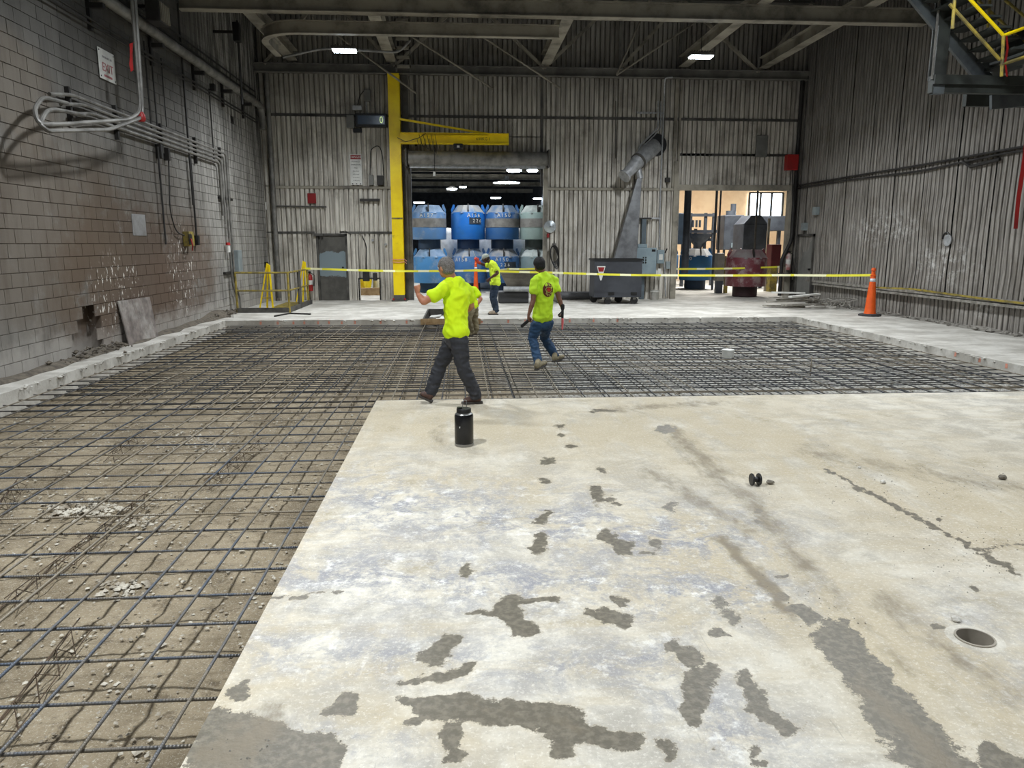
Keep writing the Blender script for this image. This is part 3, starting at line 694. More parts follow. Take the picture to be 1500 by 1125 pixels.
# ================================================================ roof steel
def bm_thing(nm, lab, mb, mat=None, group=None):
    return tag(mb.build(nm, mat or m_beam, None), lab, 'beam', group)
bm_thing('roof_beam', 'steel cross beam spanning the hall just under the roof, nearest of the beams', MB().ibeam((XL, 18.0, 7.03), (XR - .1, 18.0, 7.03), .26, .34), m_beam)
for x, lab, mt in ((-4.95, 'lengthwise roof beam close to the left block wall', m_beam), (-2.0, 'lengthwise roof beam running in above the yellow column', m_beam), (2.7, 'pale lengthwise roof beam in the middle, right of the roll-up door', m_beam), (7.0, 'lengthwise roof beam above the right ceiling lamp', m_beam), (9.55, 'lengthwise roof beam nearest the right ribbed wall', m_beam)):
    bm_thing('roof_beam', lab, MB().ibeam((x, 2.0, 7.36), (x, YB - .3, 7.36), .3, .32, .022), mt)
# truss against the far wall
tr = thing('roof_truss', (0, YB - .35, 6.9), 'dusty steel roof truss running along the top of the far wall', 'truss')
MB().ibeam((XL, YB - .35, 7.0), (XR, YB - .35, 7.0), .2, .26, .02).build('bottom_chord', m_beamd, tr)
MB().ibeam((XL, YB - .35, 9.2), (XR, YB - .35, 9.2), .2, .2, .02).build('top_chord', m_beamd, tr)
nodes = [(-5.8, -3.9), (-1.9, -3.9), (-1.9, .35), (2.65, .35), (2.65, 4.9), (5.0, 6.9), (9.4, 6.9), (9.4, 11.0)]
for (a, b) in nodes:
    MB().bar((a, YB - .35, 7.1), (b, YB - .35, 9.15), .09).build('diagonal', m_beam, tr)
for x in (-3.9, .35, 5.0, 6.9, 9.4):
    MB().bar((x, YB - .35, 7.1), (x, YB - .35, 9.15), .08).build('upright', m_beamd, tr)
for u0, v0, u1, v1 in ((903, 110, 937, 33), (903, 110, 1000, 45), (697, 47, 780, 102), (593, 47, 680, 103), (458, 25, 560, 100)):
    a = PX(u0, v0, y=YB - .6); b = PX(u1, v1, y=YB - .6); MB().cyl(a, b + (b - a) * .5, .03, 8).build('brace_rod', m_beam, tr)
# wire-way beside the column, behind the truss
lad = thing('cable_tray', PX(588, 70, y=YB - .7), 'dark ladder cable tray hanging beside the top of the yellow column', 'tray')
a = PX(578, 50, y=YB - .7); b = PX(602, 105, y=YB - .7)
MB().box((a.x, YB - .72, b.z), (a.x + .04, YB - .68, a.z + .6)).box((b.x - .04, YB - .72, b.z), (b.x, YB - .68, a.z + .6)).build('rail', m_beamd, lad)
for k in range(6): MB().box((a.x, YB - .72, b.z + .1 + .26 * k), (b.x, YB - .66, b.z + .18 + .26 * k)).build('rung', m_beam, lad)
# monorail with the hairpin curve
zt = 6.62; pts = [(2.35, 18.25, zt), (-3.6, 18.25, zt)]
for k in range(1, 9):
    t = k / 8 * PI / 2; pts.append((-3.6 - .95 * math.sin(t), 18.25 + .95 * (1 - math.cos(t)), zt))
pts.append((-4.55, 20.4, zt))
def sweep_rect(mb, pts, w, z0, z1):
    pts = [Vector(p) for p in pts]; v = []; k = len(pts)
    for i, p in enumerate(pts):
        d = (pts[min(i + 1, k - 1)] - pts[max(i - 1, 0)]).normalized(); s = Vector((-d.y, d.x, 0)) * w / 2
        v += [p + s + Vector((0, 0, z0)), p - s + Vector((0, 0, z0)), p - s + Vector((0, 0, z1)), p + s + Vector((0, 0, z1))]
    f = []
    for i in range(k - 1):
        for j in range(4): f.append((i * 4 + j, i * 4 + (j + 1) % 4, (i + 1) * 4 + (j + 1) % 4, (i + 1) * 4 + j))
    f += [(0, 1, 2, 3), ((k - 1) * 4 + 3, (k - 1) * 4 + 2, (k - 1) * 4 + 1, (k - 1) * 4)]
    mb.add(v, f)
mb = MB(); sweep_rect(mb, pts, .16, -.14, -.12); sweep_rect(mb, pts, .02, -.12, .12); sweep_rect(mb, pts, .16, .12, .14)
tk = tag(mb.build('monorail', m_beam, None), 'monorail track with a hairpin curve under the roof at upper left', 'rail')
for x in (-3.2, -1, 1.5): MB().box((x - .03, 18.2, zt + .14), (x + .03, 18.3, 6.9)).build('hanger', m_beamd, tk)
MB().tube(arc_path([(-4.4, 20.2, 6.42), (-3.4, 20.4, 6.7), (-1.5, 20.3, 6.6), (-1.2, 20.3, 6.9)], .3), .03, 8).build('feed_pipe', m_cond, tk)

# ================================================================ ceiling lamps
def lamp(x, y, z, p, lab, s=1.0, col=(.93, .97, 1)):
    t = thing('ceiling_lamp', (x, y, z + .12), lab, 'lamp')
    MB().box((x - .30 * s, y - .17 * s, z + .05), (x + .30 * s, y + .17 * s, z + .12)).build('housing', m_steel, t, bevel=.01)
    MB().box((x - .27 * s, y - .14 * s, z + .015), (x + .27 * s, y + .14 * s, z + .05)).build('lens', m_glow, t, bevel=.01)
    mb = MB()
    for k in range(9): mb.box((x - .27 * s + k * .065 * s, y - .15 * s, z + .12), (x - .26 * s + k * .065 * s, y + .15 * s, z + .16))
    mb.build('heat_fins', m_steel, t)
    MB().cyl((x, y, z + .12), (x, y, 7.2 if z < 7 else 9.3), .008, 6).build('hanging_cable', m_black, t)
    area('light', (0, 0, -.12), p, .5 * s, .3 * s, col, parent=t)
    return t
labs = ['bright flat ceiling lamp left of the yellow column', 'bright flat ceiling lamp at upper right of centre', 'bright flat ceiling lamp cut by the top edge of the photo',
        'ceiling lamp over the left pit, outside the photo', 'ceiling lamp over the right side of the slab, outside the photo', 'ceiling lamp above the near left pit, outside the photo', 'ceiling lamp above the near slab, outside the photo', 'ceiling lamp behind the camera on the left', 'ceiling lamp behind the camera on the right']
for (x, y, z, p), l in zip(LAMPS, labs): lamp(x, y, z, p, l)

# ================================================================ left wall pipes
gx = XL + .16
def WL(u, v, off=.1): return PX(u, v, x=XL + off)
pipe('large_pipe', [(gx + .02, 9, 5.86), (gx + .02, 23.9, 5.86), (gx + .02, 23.9, 5.2)], .1, m_cond, 'thick grey pipe running high along the block wall', bend=.3, n=12)
for k, (z, r, lab) in enumerate(((6.22, .022, 'topmost thin conduit, above the thick pipe on the block wall'), (6.08, .02, 'thin conduit just above the thick pipe on the block wall'), (5.42, .022, 'thin conduit below the thick pipe on the block wall'), (5.34, .018, 'lowest thin conduit of those under the thick pipe'))):
    pipe('conduit', [(XL + .1, 9, z), (XL + .1, 23.6, z)], r, m_dkpipe, lab, 'conduit')
for k, y in enumerate((13.6, 16.1, 18.5, 20.6, 22.4)):
    tag(MB().box((XL + .0, y - .04, 5.28), (XL + .06, y + .04, 5.98)).box((XL, y - .05, 5.62), (XL + .28, y + .05, 5.70)).build('pipe_bracket', m_dkpipe, None), ORD[k] + ' bracket from the left carrying the thick pipe on the block wall', 'bracket', 'brackets of the thick wall pipe')
# bundle of four conduits at mid height, bending down at its far end
for k in range(4):
    z = 4.08 - .09 * k; yy = 20.35 - .22 * k * (1 if k < 3 else .9); x = XL + .09
    zend = (.35, .3, 2.3, 2.5)[k]
    pts = [(x + .02, 11.9 + .3 * k, z - .12), (x, 12.6 + .3 * k, z), (x, yy, z), (x, yy, zend)]
    if k < 2: pts = pts[:-1] + [(x, yy, .8), (x, yy + .35, .35), (x, yy + .35, .05)]
    pipe('conduit', pts, .028, m_cond, ('uppermost conduit of the mid-height bundle on the block wall', 'second conduit from the top of the mid-height bundle on the block wall', 'third conduit from the top of the mid-height bundle on the block wall', 'lowest conduit of the mid-height bundle on the block wall')[k], 'conduit', bend=.18)
for k, y in enumerate((12.6, 14.2, 16.2, 18.2, 20.0)):
    tag(MB().box((XL, y - .03, 3.62), (XL + .07, y + .03, 4.2)).build('conduit_bracket', m_dkpipe, None), ORD[k] + ' upright channel from the left holding the mid-height conduit bundle', 'bracket', 'brackets of the conduit bundle')
for z in (2.95, 1.05):
    tag(MB().box((XL, 19.7, z - .03), (XL + .07, 20.75, z + .03)).build('conduit_bracket', m_dkpipe, None), 'flat channel across the falling conduits, %s of the two' % ('upper' if z > 2 else 'lower'), 'bracket')
# bent loops swinging away from the wall and the hanging riser
def LP(u, v, x): return PX(u, v, x=x)
tie = LP(207, 172, -5.5)
pipe('bent_conduit', [(XL + .11, 12.4, 3.92), LP(62, 142, -5.85), LP(50, 160, -5.7), LP(56, 182, -5.6), LP(90, 182, -5.55), LP(190, 175, -5.5), tie + Vector((0, 0, .1)), LP(193, 0, -5.5)], .03, m_cond, 'upper bent conduit looping off the block wall to the red taped riser', 'conduit', bend=.22)
pipe('bent_conduit', [(XL + .11, 12.9, 3.83), LP(80, 160, -5.8), LP(68, 162, -5.7), LP(58, 182, -5.6), LP(70, 192, -5.55), LP(160, 190, -5.5), tie + Vector((0, .08, .02)), LP(198, 0, -5.46)], .03, m_cond, 'lower bent conduit looping off the block wall to the red taped riser', 'conduit', bend=.2)
tag(MB().tube([tie + Vector((0, 0, q)) for q in (-.07, -.03, .03, .09)], [.05, .075, .07, .04], 10).build('red_tape_wrap', m_red, None, smooth='auto'), 'wad of red tape wrapped where the bent conduits meet the riser', 'tape')
rb = LP(197, 62, -5.47); mb = MB()
pr = [rb + Vector((0, 0, 0)), rb + Vector((0, -.14, -.05)), rb + Vector((.02, -.22, -.22)), rb + Vector((0, -.22, -.40)), rb + Vector((0, -.2, -.5))]
v = []
for i, p in enumerate(pr):
    w_ = .03 + .02 * (i % 2); v += [p + Vector((.01, w_, .02)), p + Vector((-.01, -w_, -.02))]
mb.add(v, [(2 * i, 2 * i + 1, 2 * i + 3, 2 * i + 2) for i in range(4)])
tag(mb.build('red_ribbon', m_red, None, fix=False), 'red flagging ribbon tied to the hanging conduits at upper left', 'ribbon')
# thin vertical drops
for (u, v0, v1, r, lab) in ((213, 60, 190, .016, 'first thin conduit drop right of the red ribbon'), (222, 60, 195, .016, 'second thin conduit drop right of the red ribbon'), (238, 85, 185, .012, 'slack thin cable dropping right of the red ribbon'),
                        (262, 5, 300, .022, 'tall dark conduit crossing both pipe runs on the block wall'), (281, 232, 352, .022, 'dark conduit ending in a small box on the block wall'), (308, 130, 238, .016, 'thin cable dropping from the junction box under the thick pipe'), (233, 215, 358, .02, 'dark conduit below the pair of small switches'), (375, 40, 160, .02, 'dark drop rod near the far end of the thick pipe')):
    a = WL(u, v0); y = a.y; b = WL(u + (v1 - v0) * .065, v1, .1); y2 = a.y
    pipe('conduit_drop', [(XL + .07, y, a.z), (XL + .07, y2, b.z)], r, m_dkpipe, lab, 'conduit')
for (u, v, sy, sz, sx, mt, nm, lab) in ((229, 222, .1, .28, .12, m_dkpipe, 'switch_box', 'left of two small dark switches under the conduit bundle'), (240, 226, .09, .25, .12, m_dkpipe, 'switch_box', 'right of two small dark switches under the conduit bundle'),
        (285, 352, .14, .22, .1, m_black, 'outlet_box', 'small black outlet box at the foot of a dark conduit'), (308, 128, .14, .16, .12, m_dkpipe, 'junction_box', 'small dark junction box just under the thick pipe'),
        (340, 382, .36, .56, .22, M('pale_grey_box', (142, 152, 154), .5), 'breaker_box', 'pale grey breaker box on the block wall by the yellow railing'), (389, 302, .14, .24, .14, m_white, 'alarm_light', 'small white alarm unit near the far corner of the block wall'),
        (388, 388, .12, .18, .1, m_black, 'junction_box', 'small black box low on the corner pipe')):
    p = WL(u, v, 0); o = MB().box((XL, p.y - sy / 2, p.z - sz / 2), (XL + sx, p.y + sy / 2, p.z + sz / 2)).build(nm, mt, None, bevel=.01); tag(o, lab, 'box')
p = WL(334, 358, .1); bc = MB().lathe([(.001, .05), (.05, .045), (.055, 0), (.06, -.02)], (XL + .1, p.y, p.z), 16).build('warning_beacon', m_red, None, smooth='auto'); tag(bc, 'small red beacon on top of the pale breaker box', 'beacon')
MB().cyl((XL + .1, p.y, p.z - .02), (XL + .1, p.y, p.z - .2), .05, 14).build('beacon_base', m_white, bc, smooth='auto')
p = WL(275, 350, .05); yb_ = MB().box((XL, p.y - .16, p.z - .16), (XL + .14, p.y + .16, p.z + .16), Matrix.Identity(4)).build('yellow_junction_box', m_yelold, None, bevel=.01); tag(yb_, 'open yellow junction box with loose wiring on the block wall', 'box')
MB().box((XL + .141, p.y - .2, p.z - .12), (XL + .15, p.y - .02, p.z + .1)).build('dark_opening', m_black, yb_)
MB().tube([(XL + .16, p.y - .12, p.z), (XL + .2, p.y - .15, p.z - .14), (XL + .12, p.y + .03, p.z - .25)], .015, 6).build('loose_wire', m_red, yb_)
pipe('curved_conduit', [WL(247, 230, .06), WL(249, 310, .06), WL(258, 340, .06), WL(270, 345, .08)], .014, m_dkpipe, 'curved thin conduit sweeping into the yellow junction box', 'conduit', bend=.3)
# exit sign plate
ya, yb2, za, zb = 13.78, 14.39, 4.58, 5.08
es = thing('exit_sign', (XL + .02, (ya + yb2) / 2, za), 'white EXIT sign plate with faded red letters high on the block wall', 'sign')
MB().box((XL + .02, ya, za), (XL + .03, yb2, zb)).build('plate', m_white, es, bevel=.004)
mred2 = M('faded_red_print', (190, 120, 122), .6)
text('lettering', 'EXIT', .2, (XL + .035, (ya + yb2) / 2, za + .2), R_LEFT, mred2, es)
text('lettering', 'THIS IS NOT AN', .05, (XL + .035, (ya + yb2) / 2, za + .37), R_LEFT, M('faded_grey_print', (180, 176, 178), .6), es)
MB().box((XL + .03, ya + .16, za + .05), (XL + .035, yb2 - .16, za + .085)).build('red_bar', mred2, es)
for yy in (ya + .04, yb2 - .04):
    for zz in (za + .04, zb - .04): MB().cyl((XL + .03, yy, zz), (XL + .036, yy, zz), .012, 8).build('screw', m_black, es)
# horn speaker near the ceiling and a bracket frame
a = PX(232, 18, x=XL + .5)
hs = thing('floodlight', a, 'dark boxy floodlight hanging near the top of the block wall', 'light')
MB().box((a.x - .14, a.y - .28, a.z - .22), (a.x + .12, a.y + .2, a.z + .14)).build('housing', m_dkpipe, hs, bevel=.02)
MB().bar((XL, a.y, a.z + .1), (a.x, a.y, a.z + .1), .05).build('arm', m_dkpipe, hs)
mb = MB()
for k in range(5): mb.box((a.x + .12, a.y - .24 + .09 * k, a.z - .2), (a.x + .15, a.y - .21 + .09 * k, a.z + .12))
mb.build('fins', m_beam, hs)
# drop rod with hook bracket
a = PX(347, 30, x=XL + .6); b = PX(354, 152, x=XL + .6); tag(MB().box((XL, a.y - .03, a.z - .3), (a.x + .02, a.y + .03, a.z - .24)).build('wall_strut', m_dkpipe, None), 'steel arm from the block wall to the hanging rod', 'bracket')
pipe('drop_rod', [a, (a.x, a.y, b.z)], .03, m_dkpipe, 'dark square rod hanging in front of the far end of the thick pipe', 'rod', n=4)
tag(MB().box((a.x - .1, a.y - .1, a.z - .5), (a.x + .06, a.y + .12, a.z - .05)).build('rod_motor', m_black, None, bevel=.02), 'black motor housing at the top of the hanging rod', 'motor')
# patches and leaning board
o = MB().box((XL, 14.55, 1.95), (XL + .012, 15.15, 2.35)).build('wall_patch', M('pale_patch', (150, 150, 150), .7, var=(120, 118, 116)), None, bevel=.003); tag(o, 'pale square patch plate on the stained block wall', 'plate')
sh = Matrix.Translation((XL, 0, 0))
o = MB().prism([(XL + .12, 13.65, 0), (XL + .12, 14.95, 0), (XL + .02, 14.95, .78), (XL + .02, 13.6, .80)], (.02, 0, 0)).build('leaning_board', M('scuffed_plywood', (140, 130, 124), .85, var=(104, 96, 92), vs=5, dirt=(180, 176, 170)), None); tag(o, 'scuffed plywood sheet leaning on the foot of the block wall', 'board')
for (u, v, ry, rz) in ((340, 176, .12, .1),):
    p = WL(u, v, 0); tag(MB().box((XL - .02, p.y - ry, p.z - rz), (XL + .006, p.y + ry, p.z + rz)).build('vent_hole', m_black, None), 'small square black vent hole high on the block wall', 'vent')
# dirt heaped along the foot of the wall
mb = MB(); rr = random.Random(8); v = []; 
ysd = np.arange(9.2, 20.6, .1)
for y in ysd:
    h = .04 + .07 * max(0, mnoise.noise(Vector((y * .9, 0, 1))) + .3) + .12 * math.exp(-((y - 18.9) / .8) ** 2); w_ = .1 + .14 * (mnoise.noise(Vector((y * 1.3, 3, 1))) + .6) + .1 * math.exp(-((y - 18.9) / .8) ** 2)
    v += [(XL - .01, y, h), (XL + w_ * .45, y, h * .7), (XL + w_, y, -.004)]
f = []
for i in range(len(ysd) - 1): a = i * 3; f += [(a, a + 1, a + 4, a + 3), (a + 1, a + 2, a + 5, a + 4)]
mb.add(v, f)
for k in range(160): y = rr.choice((12.4, 12.6, 18.9, 19.2)) + rr.gauss(0, .5); mb.rock((XL + abs(rr.gauss(0, .16)) - .1 * (11.95 < y < 13), y, rr.uniform(0, .12)), rr.uniform(.02, .06), .7, k)
o = mb.build('wall_rubble', m_mud, None, kind='stuff'); tag(o, 'dark dirt and block rubble heaped along the foot of the block wall', 'rubble')
# ================================================================ things on and before the far wall
yf = YB - .11                                   # face of the far wall's ribs
# jib crane: column, arm, tie rod, hoist
xc = -1.95
jc = thing('jib_crane', (xc, YB - .45, 0), 'tall yellow jib crane column with its arm over the roll-up door', 'crane')
yc = YB - .45
MB().ibeam((xc, yc, .2), (xc, yc, 6.85), .34, .3, .03, up=(0, 1, 0)).build('column', m_yel, jc)
MB().box((xc - .17, yc - .16, 2.55), (xc + .17, yc - .145, 2.6)).build('splice_seam', m_yelold, jc)
MB().box((xc - .24, yc - .24, 0), (xc + .24, yc + .24, .04)).box((xc - .17, yc - .15, .04), (xc + .17, yc + .15, .2)).build('base_plate', m_steel, jc)
for dx in (-.18, .18): MB().cyl((xc + dx, yc - .2, .04), (xc + dx, yc - .2, .1), .03, 6).build('anchor_bolt', m_red, jc)
arm = MB().box((xc + .18, yc - .3, 4.82), (1.53, yc - .16, 5.09)).box((xc + .18, yc - .36, 5.09), (1.53, yc - .10, 5.115)).box((xc + .18, yc - .36, 4.80), (1.53, yc - .10, 4.82)).box((-1.1, yc - .38, 5.02), (.9, yc - .3, 5.05)).build('arm', m_yel, jc)
text('lettering', '600KG 1', .12, (.75, yc - .304, 4.95), R_BACK, m_black, arm)
MB().bar((xc + .15, yc - .23, 5.52), (.95, yc - .23, 5.1), .05, .06).build('tie_rod', m_yel, jc)
h = MB().box((-.17, yc - .40, 4.66), (.12, yc - .12, 4.80)).build('hoist_trolley', m_black, jc, bevel=.02)
MB().box((-.06, yc - .42, 4.68), (.02, yc - .40, 4.74)).build('trolley_plate', m_white, h)
mb = MB()
for k in range(5):
    x = -1.0 + .12 * k; mb.tube([(x - .2 + .06 * math.sin(q * .8), yc - .42 - .01 * k, 5.05 - .5 * math.sin(q / 6 * PI) * (.5 + .12 * k) - 0.02 * q) if True else 0 for q in range(7)], .008, 5)
mb.tube([(-.75, yc - .42, 4.7), (-.74, yc - .42, 4.2), (-.76, yc - .42, 3.95)], .012, 6)
mb.tube([(xc + .1, yc - .42, 4.95), (-1.6, yc - .42, 4.83), (-1.2, yc - .42, 4.95), (-1.0, yc - .42, 5.08)], .01, 5)
mb.build('hanging_cable', m_black, jc)
MB().cyl((-.76, yc - .42, 3.84), (-.76, yc - .42, 3.96), .04, 10).build('pendant_button', m_white, jc)
mb = MB()
for zz in (1.24, 1.32): mb.tube([(xc - .2, yc - .18, zz), (xc, yc - .19, zz - .02), (xc + .2, yc - .18, zz), (xc + .26, yc - .1, zz - .06)], .012, 6)
tag(mb.build('orange_cord', mo, None), 'orange cord wound round the yellow crane column', 'cord')

# roll-up door housing
rd = thing('rollup_door', (.6, YB - .3, 4.2), 'grey coiled roll-up door housing across the top of the wide doorway', 'door')
MB().cyl((DL - .02, YB - .36, 4.42), (DR + .08, YB - .36, 4.42), .21, 28).build('coiled_curtain', m_cond, rd, smooth='auto')
MB().box((DL, YB - .3, 4.13), (DR, YB - .24, 4.22)).build('bottom_bar', m_galv, rd)
for x in (DL - .08, DR + .08): MB().box((x - .02, YB - .62, 4.15), (x + .02, YB - .1, 4.68)).build('end_bracket', m_steel, rd)
tag(MB().tube([(DL + .0, YB - .35, 4.15), (DL - .12, YB - .35, 4.05), (DL - .1, YB - .3, 1.3)], .012, 6).build('hoist_chain', m_steel, None), 'chain hanging at the left jamb of the roll-up doorway', 'chain')
mj = PX(806, 332, y=YB - .2)
mir = thing('round_mirror', mj, 'round pale convex mirror on the right jamb of the roll-up doorway', 'mirror')
MB().lathe([(.0, .0), (.12, .012), (.19, .03), (.2, .05), (.2, .07), (.0, .075)], mj, 24, M4=Matrix.Rotation(PI / 2, 4, 'X') @ Matrix.Rotation(PI, 4, 'Y') @ Matrix.Rotation(0, 4, 'X')).build('mirror_disc', M('mirror_face', (205, 212, 216), .25, .6, var=(180, 188, 192)), mir, smooth='auto')
MB().bar(mj, (mj.x, YB, mj.z), .04).build('arm', m_steel, mir)
MB().box((mj.x - .1, YB - .16, mj.z - .34), (mj.x - .02, YB - .08, mj.z - .22)).build('red_tag', m_red, mir)
hk = PX(812, 372, y=YB - .18)
mb = MB()
for k in range(7):
    a = .9 + .05 * k; mb.tube([(hk.x + .14 * math.cos(t * PI / 8 + k * .1), hk.y - .02 * k, hk.z + a * .3 * math.sin(t * PI / 8) - .02 * k) for t in range(17)], .014, 5)
hb = tag(mb.build('hanging_hose', m_black, None), 'coils of black hose hanging on the right jamb of the doorway', 'hose')
MB().box((hk.x - .05, hk.y, hk.z + .22), (hk.x + .05, YB - .06, hk.z + .34)).build('hose_hook', m_steel, hb)

# weight display, its boxes
def fbox(nm, u0, v0, u1, v1, dep, mat, lab, cat='box', bev=.012, y=None, par=None):
    y = y or YB - .12; a = PX(u0, v0, y=y - dep); b = PX(u1, v1, y=y - dep)
    o = MB().box((a.x, y - dep, b.z), (b.x, y + .03, a.z)).build(nm, mat, par, bevel=bev)
    if lab: tag(o, lab, cat)
    return o, a, b
sc_, a, b = fbox('weight_display', 520, 166, 567, 186, .16, m_black, 'wide dark weight display screen reading 0 beside the yellow column', 'display')
fc = YB - .12 - .16
MB().box((a.x + .07, fc - .008, b.z + .07), (b.x - .07, fc, a.z - .06)).build('screen', M('screen_glass', (70, 82, 100), .2, var=(60, 70, 86)), sc_)
text('digit', '0', .30, (b.x - .17, fc - .012, (a.z + b.z) / 2), R_BACK, M('screen_digit', (190, 210, 150), emit=((190, 210, 150), .8)), sc_, sx=.8)
fbox('control_box', 507, 168, 519, 187, .16, M('grey_box', (120, 120, 116), .5), 'grey square box touching the left end of the weight display')
fbox('control_box', 516, 154, 530, 161, .12, m_galv, 'small pale box just above the weight display')
fbox('control_box', 533, 131, 543, 148, .12, M('grey_box', (120, 120, 116), .5), 'upright grey box above the right half of the weight display')
fbox('control_box', 517, 188, 530, 194, .08, m_black, 'tangle of small dark fittings below the weight display')
pipe('conduit', [PX(536, 148, y=YB - .13), PX(538, 166, y=YB - .13)], .02, m_galv, 'short conduit between the upper grey box and the weight display', 'conduit')
pipe('conduit', [PX(534, 132, y=YB - .13), PX(527, 140, y=YB - .15), PX(524, 154, y=YB - .14)], .012, m_black, 'curved cable from the upper grey box to the small pale box', 'cable')
# danger sign
ds, a, b = fbox('danger_sign', 512, 226, 531, 271, .02, m_white, 'tall white DANGER sign with a red heading on the far wall', 'sign', .003)
fc = YB - .14
cx = (a.x + b.x) / 2; wz = a.z - b.z
MB().box((a.x + .02, fc - .006, a.z - .15), (b.x - .02, fc - .001, a.z - .02)).build('red_heading', M('sign_red', (150, 20, 24), .5, var=(120, 18, 20)), ds)
text('lettering', 'DANGER', .1, (cx, fc - .009, a.z - .085), R_BACK, m_white, ds, sx=.85)
mgp = M('sign_print', (96, 92, 86), .6)
for k, t in enumerate(('FURNACE', 'OPERATORS', 'Wear', 'face shield', 'and proper', 'protection', 'in this area')):
    text('lettering', t, .062 if k < 2 else .05, (cx, fc - .006, a.z - .22 - .095 * k), R_BACK, mgp, ds, sx=.9)
for xx in (a.x + .06, cx, b.x - .06): MB().box((xx - .02, fc - .006, b.z + .02), (xx + .02, fc, b.z + .05)).build('clip', m_black, ds)
for (u0, v0, u1, v1, d, mt, lab) in ((540, 256, 547, 271, .1, M('grey_box', (120, 120, 116), .5), 'narrow grey switch box right of the danger sign'), (552, 257, 562, 271, .12, m_dkpipe, 'squat dark switch box against the yellow column at sign height'),
        (531, 398, 541, 412, .1, m_dkpipe, 'dark switch box above the low hatch, left one'), (546, 400, 552, 411, .14, m_dkpipe, 'dark switch box above the low hatch, right one'), (1109, 198, 1124, 230, .04, M('grey_box', (120, 120, 116), .5), 'flat grey panel high over the right doorway'),
        (450, 284, 463, 298, .03, M('sign_red', (150, 20, 24), .5), 'plain red square sign on the far wall')):
    if 'red square' in lab: v0, v1 = 283, 298
    fbox('wall_sign' if 'sign on' in lab else 'switch_box', u0, v0, u1, v1, d, mt, lab, 'sign' if 'sign on' in lab else 'box')
pipe('conduit', [PX(536, 412, y=YB - .1), PX(537, 360, y=YB - .1), PX(530, 345, y=YB - .1)], .014, m_black, 'thin dark cable rising from the left box over the hatch', 'cable')
pipe('conduit', [PX(542, 256, y=YB - .13), PX(543, 218, y=YB - .13), PX(555, 212, y=YB - .13), PX(560, 225, y=YB - .13), PX(562, 257, y=YB - .13)], .013, m_black, 'cable arched over the two switch boxes right of the danger sign', 'cable', bend=.2)
a = PX(527, 291, y=YB - .16); b = PX(556, 295, y=YB - .16)
tag(MB().box((a.x, YB - .2, b.z), (b.x, YB - .1, a.z)).build('shelf_bracket', m_dkpipe, None), 'short dark steel rail on the wall below the danger sign', 'bracket')
a = PX(400, 302, y=YB - .14); b = PX(478, 303, y=YB - .14)
pipe('conduit', [a, b], .025, m_steel, 'horizontal conduit under the red square sign', 'conduit')
for (u, v) in ((578, 357), (546, 352), (565, 358)):
    p = PX(u, v, y=YB - .13); tag(MB().cyl((p.x, YB - .1, p.z), (p.x, YB - .16, p.z), .04, 12).build('bulb_socket', m_white if u == 578 else m_galv, None, smooth='auto'), {578: 'white round bulb socket on the wall right of the hatch', 546: 'small pale knob above the hatch, left of the white socket', 565: 'small pale knob beside the yellow column'}[u], 'fitting')
# corner pipes
pipe('corner_pipe', [(XL + .32, YB - .25, 6.9), (XL + .32, YB - .25, .1)], .07, m_cond, 'upright pipe in the corner of block wall and ribbed wall', n=10)
pipe('corner_pipe', [(XR - .22, YB - .3, 7.0), (XR - .22, YB - .3, 1.9), (XR - .5, YB - .3, 1.3), (XR - .5, YB - .3, .1)], .06, m_dkpipe, 'dark upright pipe in the far right corner', n=10)

# duct, chute, pipes at the middle wall
du = thing('exhaust_duct', PX(958, 213, y=YB - .2), 'round grey sheet metal duct slanting out of a hole in the far wall', 'duct')
p0 = PX(958, 214, y=YB - .02); p1 = PX(935, 236, y=YB - .5); p2 = PX(915, 258, y=YB - .8)
MB().tube([p0, p0 + (p1 - p0) * .3, p1], [.27, .26, .24], 20).build('duct_section', m_galv, du, smooth='auto')
MB().tube([p1, p2], [.23, .15], 20).build('duct_section', m_galv, du, smooth='auto')
MB().tube([p1 - (p1 - p0) * .04, p1 + (p1 - p0) * .04], .26, 20).build('joint_ring', m_steel, du, smooth='auto')
dd = (p2 - p1).normalized(); MB().tube([p2 - dd * .03, p2 + dd * .03], .21, 20).build('end_flange', m_galv, du, smooth='auto')
MB().lathe([(.0, 0), (.36, 0), (.34, .03), (0, .03)], (p0.x + .04, YB - .08, p0.z + .03), 18, M4=Matrix.Rotation(PI / 2, 4, 'X')).build('torn_opening', m_black, du)
a0 = PX(938, 262, y=YB - .45); a1 = PX(931, 262, y=YB - .45); b0 = PX(930, 385, y=YB - .6); b1 = PX(896, 385, y=YB - .6)
ch = MB().prism([a1, a0, b0, b1], (0, -.22, 0)).build('steel_chute', M('chute_steel', (128, 130, 132), .45, .5, var=(98, 98, 100), vs=3), None, bevel=.01)
tag(ch, 'long flared steel chute leaning behind the dark wheeled bin', 'chute')
MB().tube([PX(938, 262, y=YB - .55), p1 + Vector((0, 0, -.2))], .1, 12).build('chute_neck', m_galv, ch, smooth='auto')
pipe('conduit', [PX(964, 148, y=YB - .2), PX(964, 187, y=YB - .2), PX(936, 215, y=YB - .25), PX(936, 235, y=YB - .25)], .03, m_galv, 'bright conduit dog-legging down to the slanting duct, left one', 'conduit', bend=.1)
pipe('conduit', [PX(968, 148, y=YB - .2), PX(968, 188, y=YB - .2), PX(940, 217, y=YB - .3), PX(939, 228, y=YB - .3)], .02, m_galv, 'bright conduit dog-legging down to the slanting duct, right one', 'conduit', bend=.1)
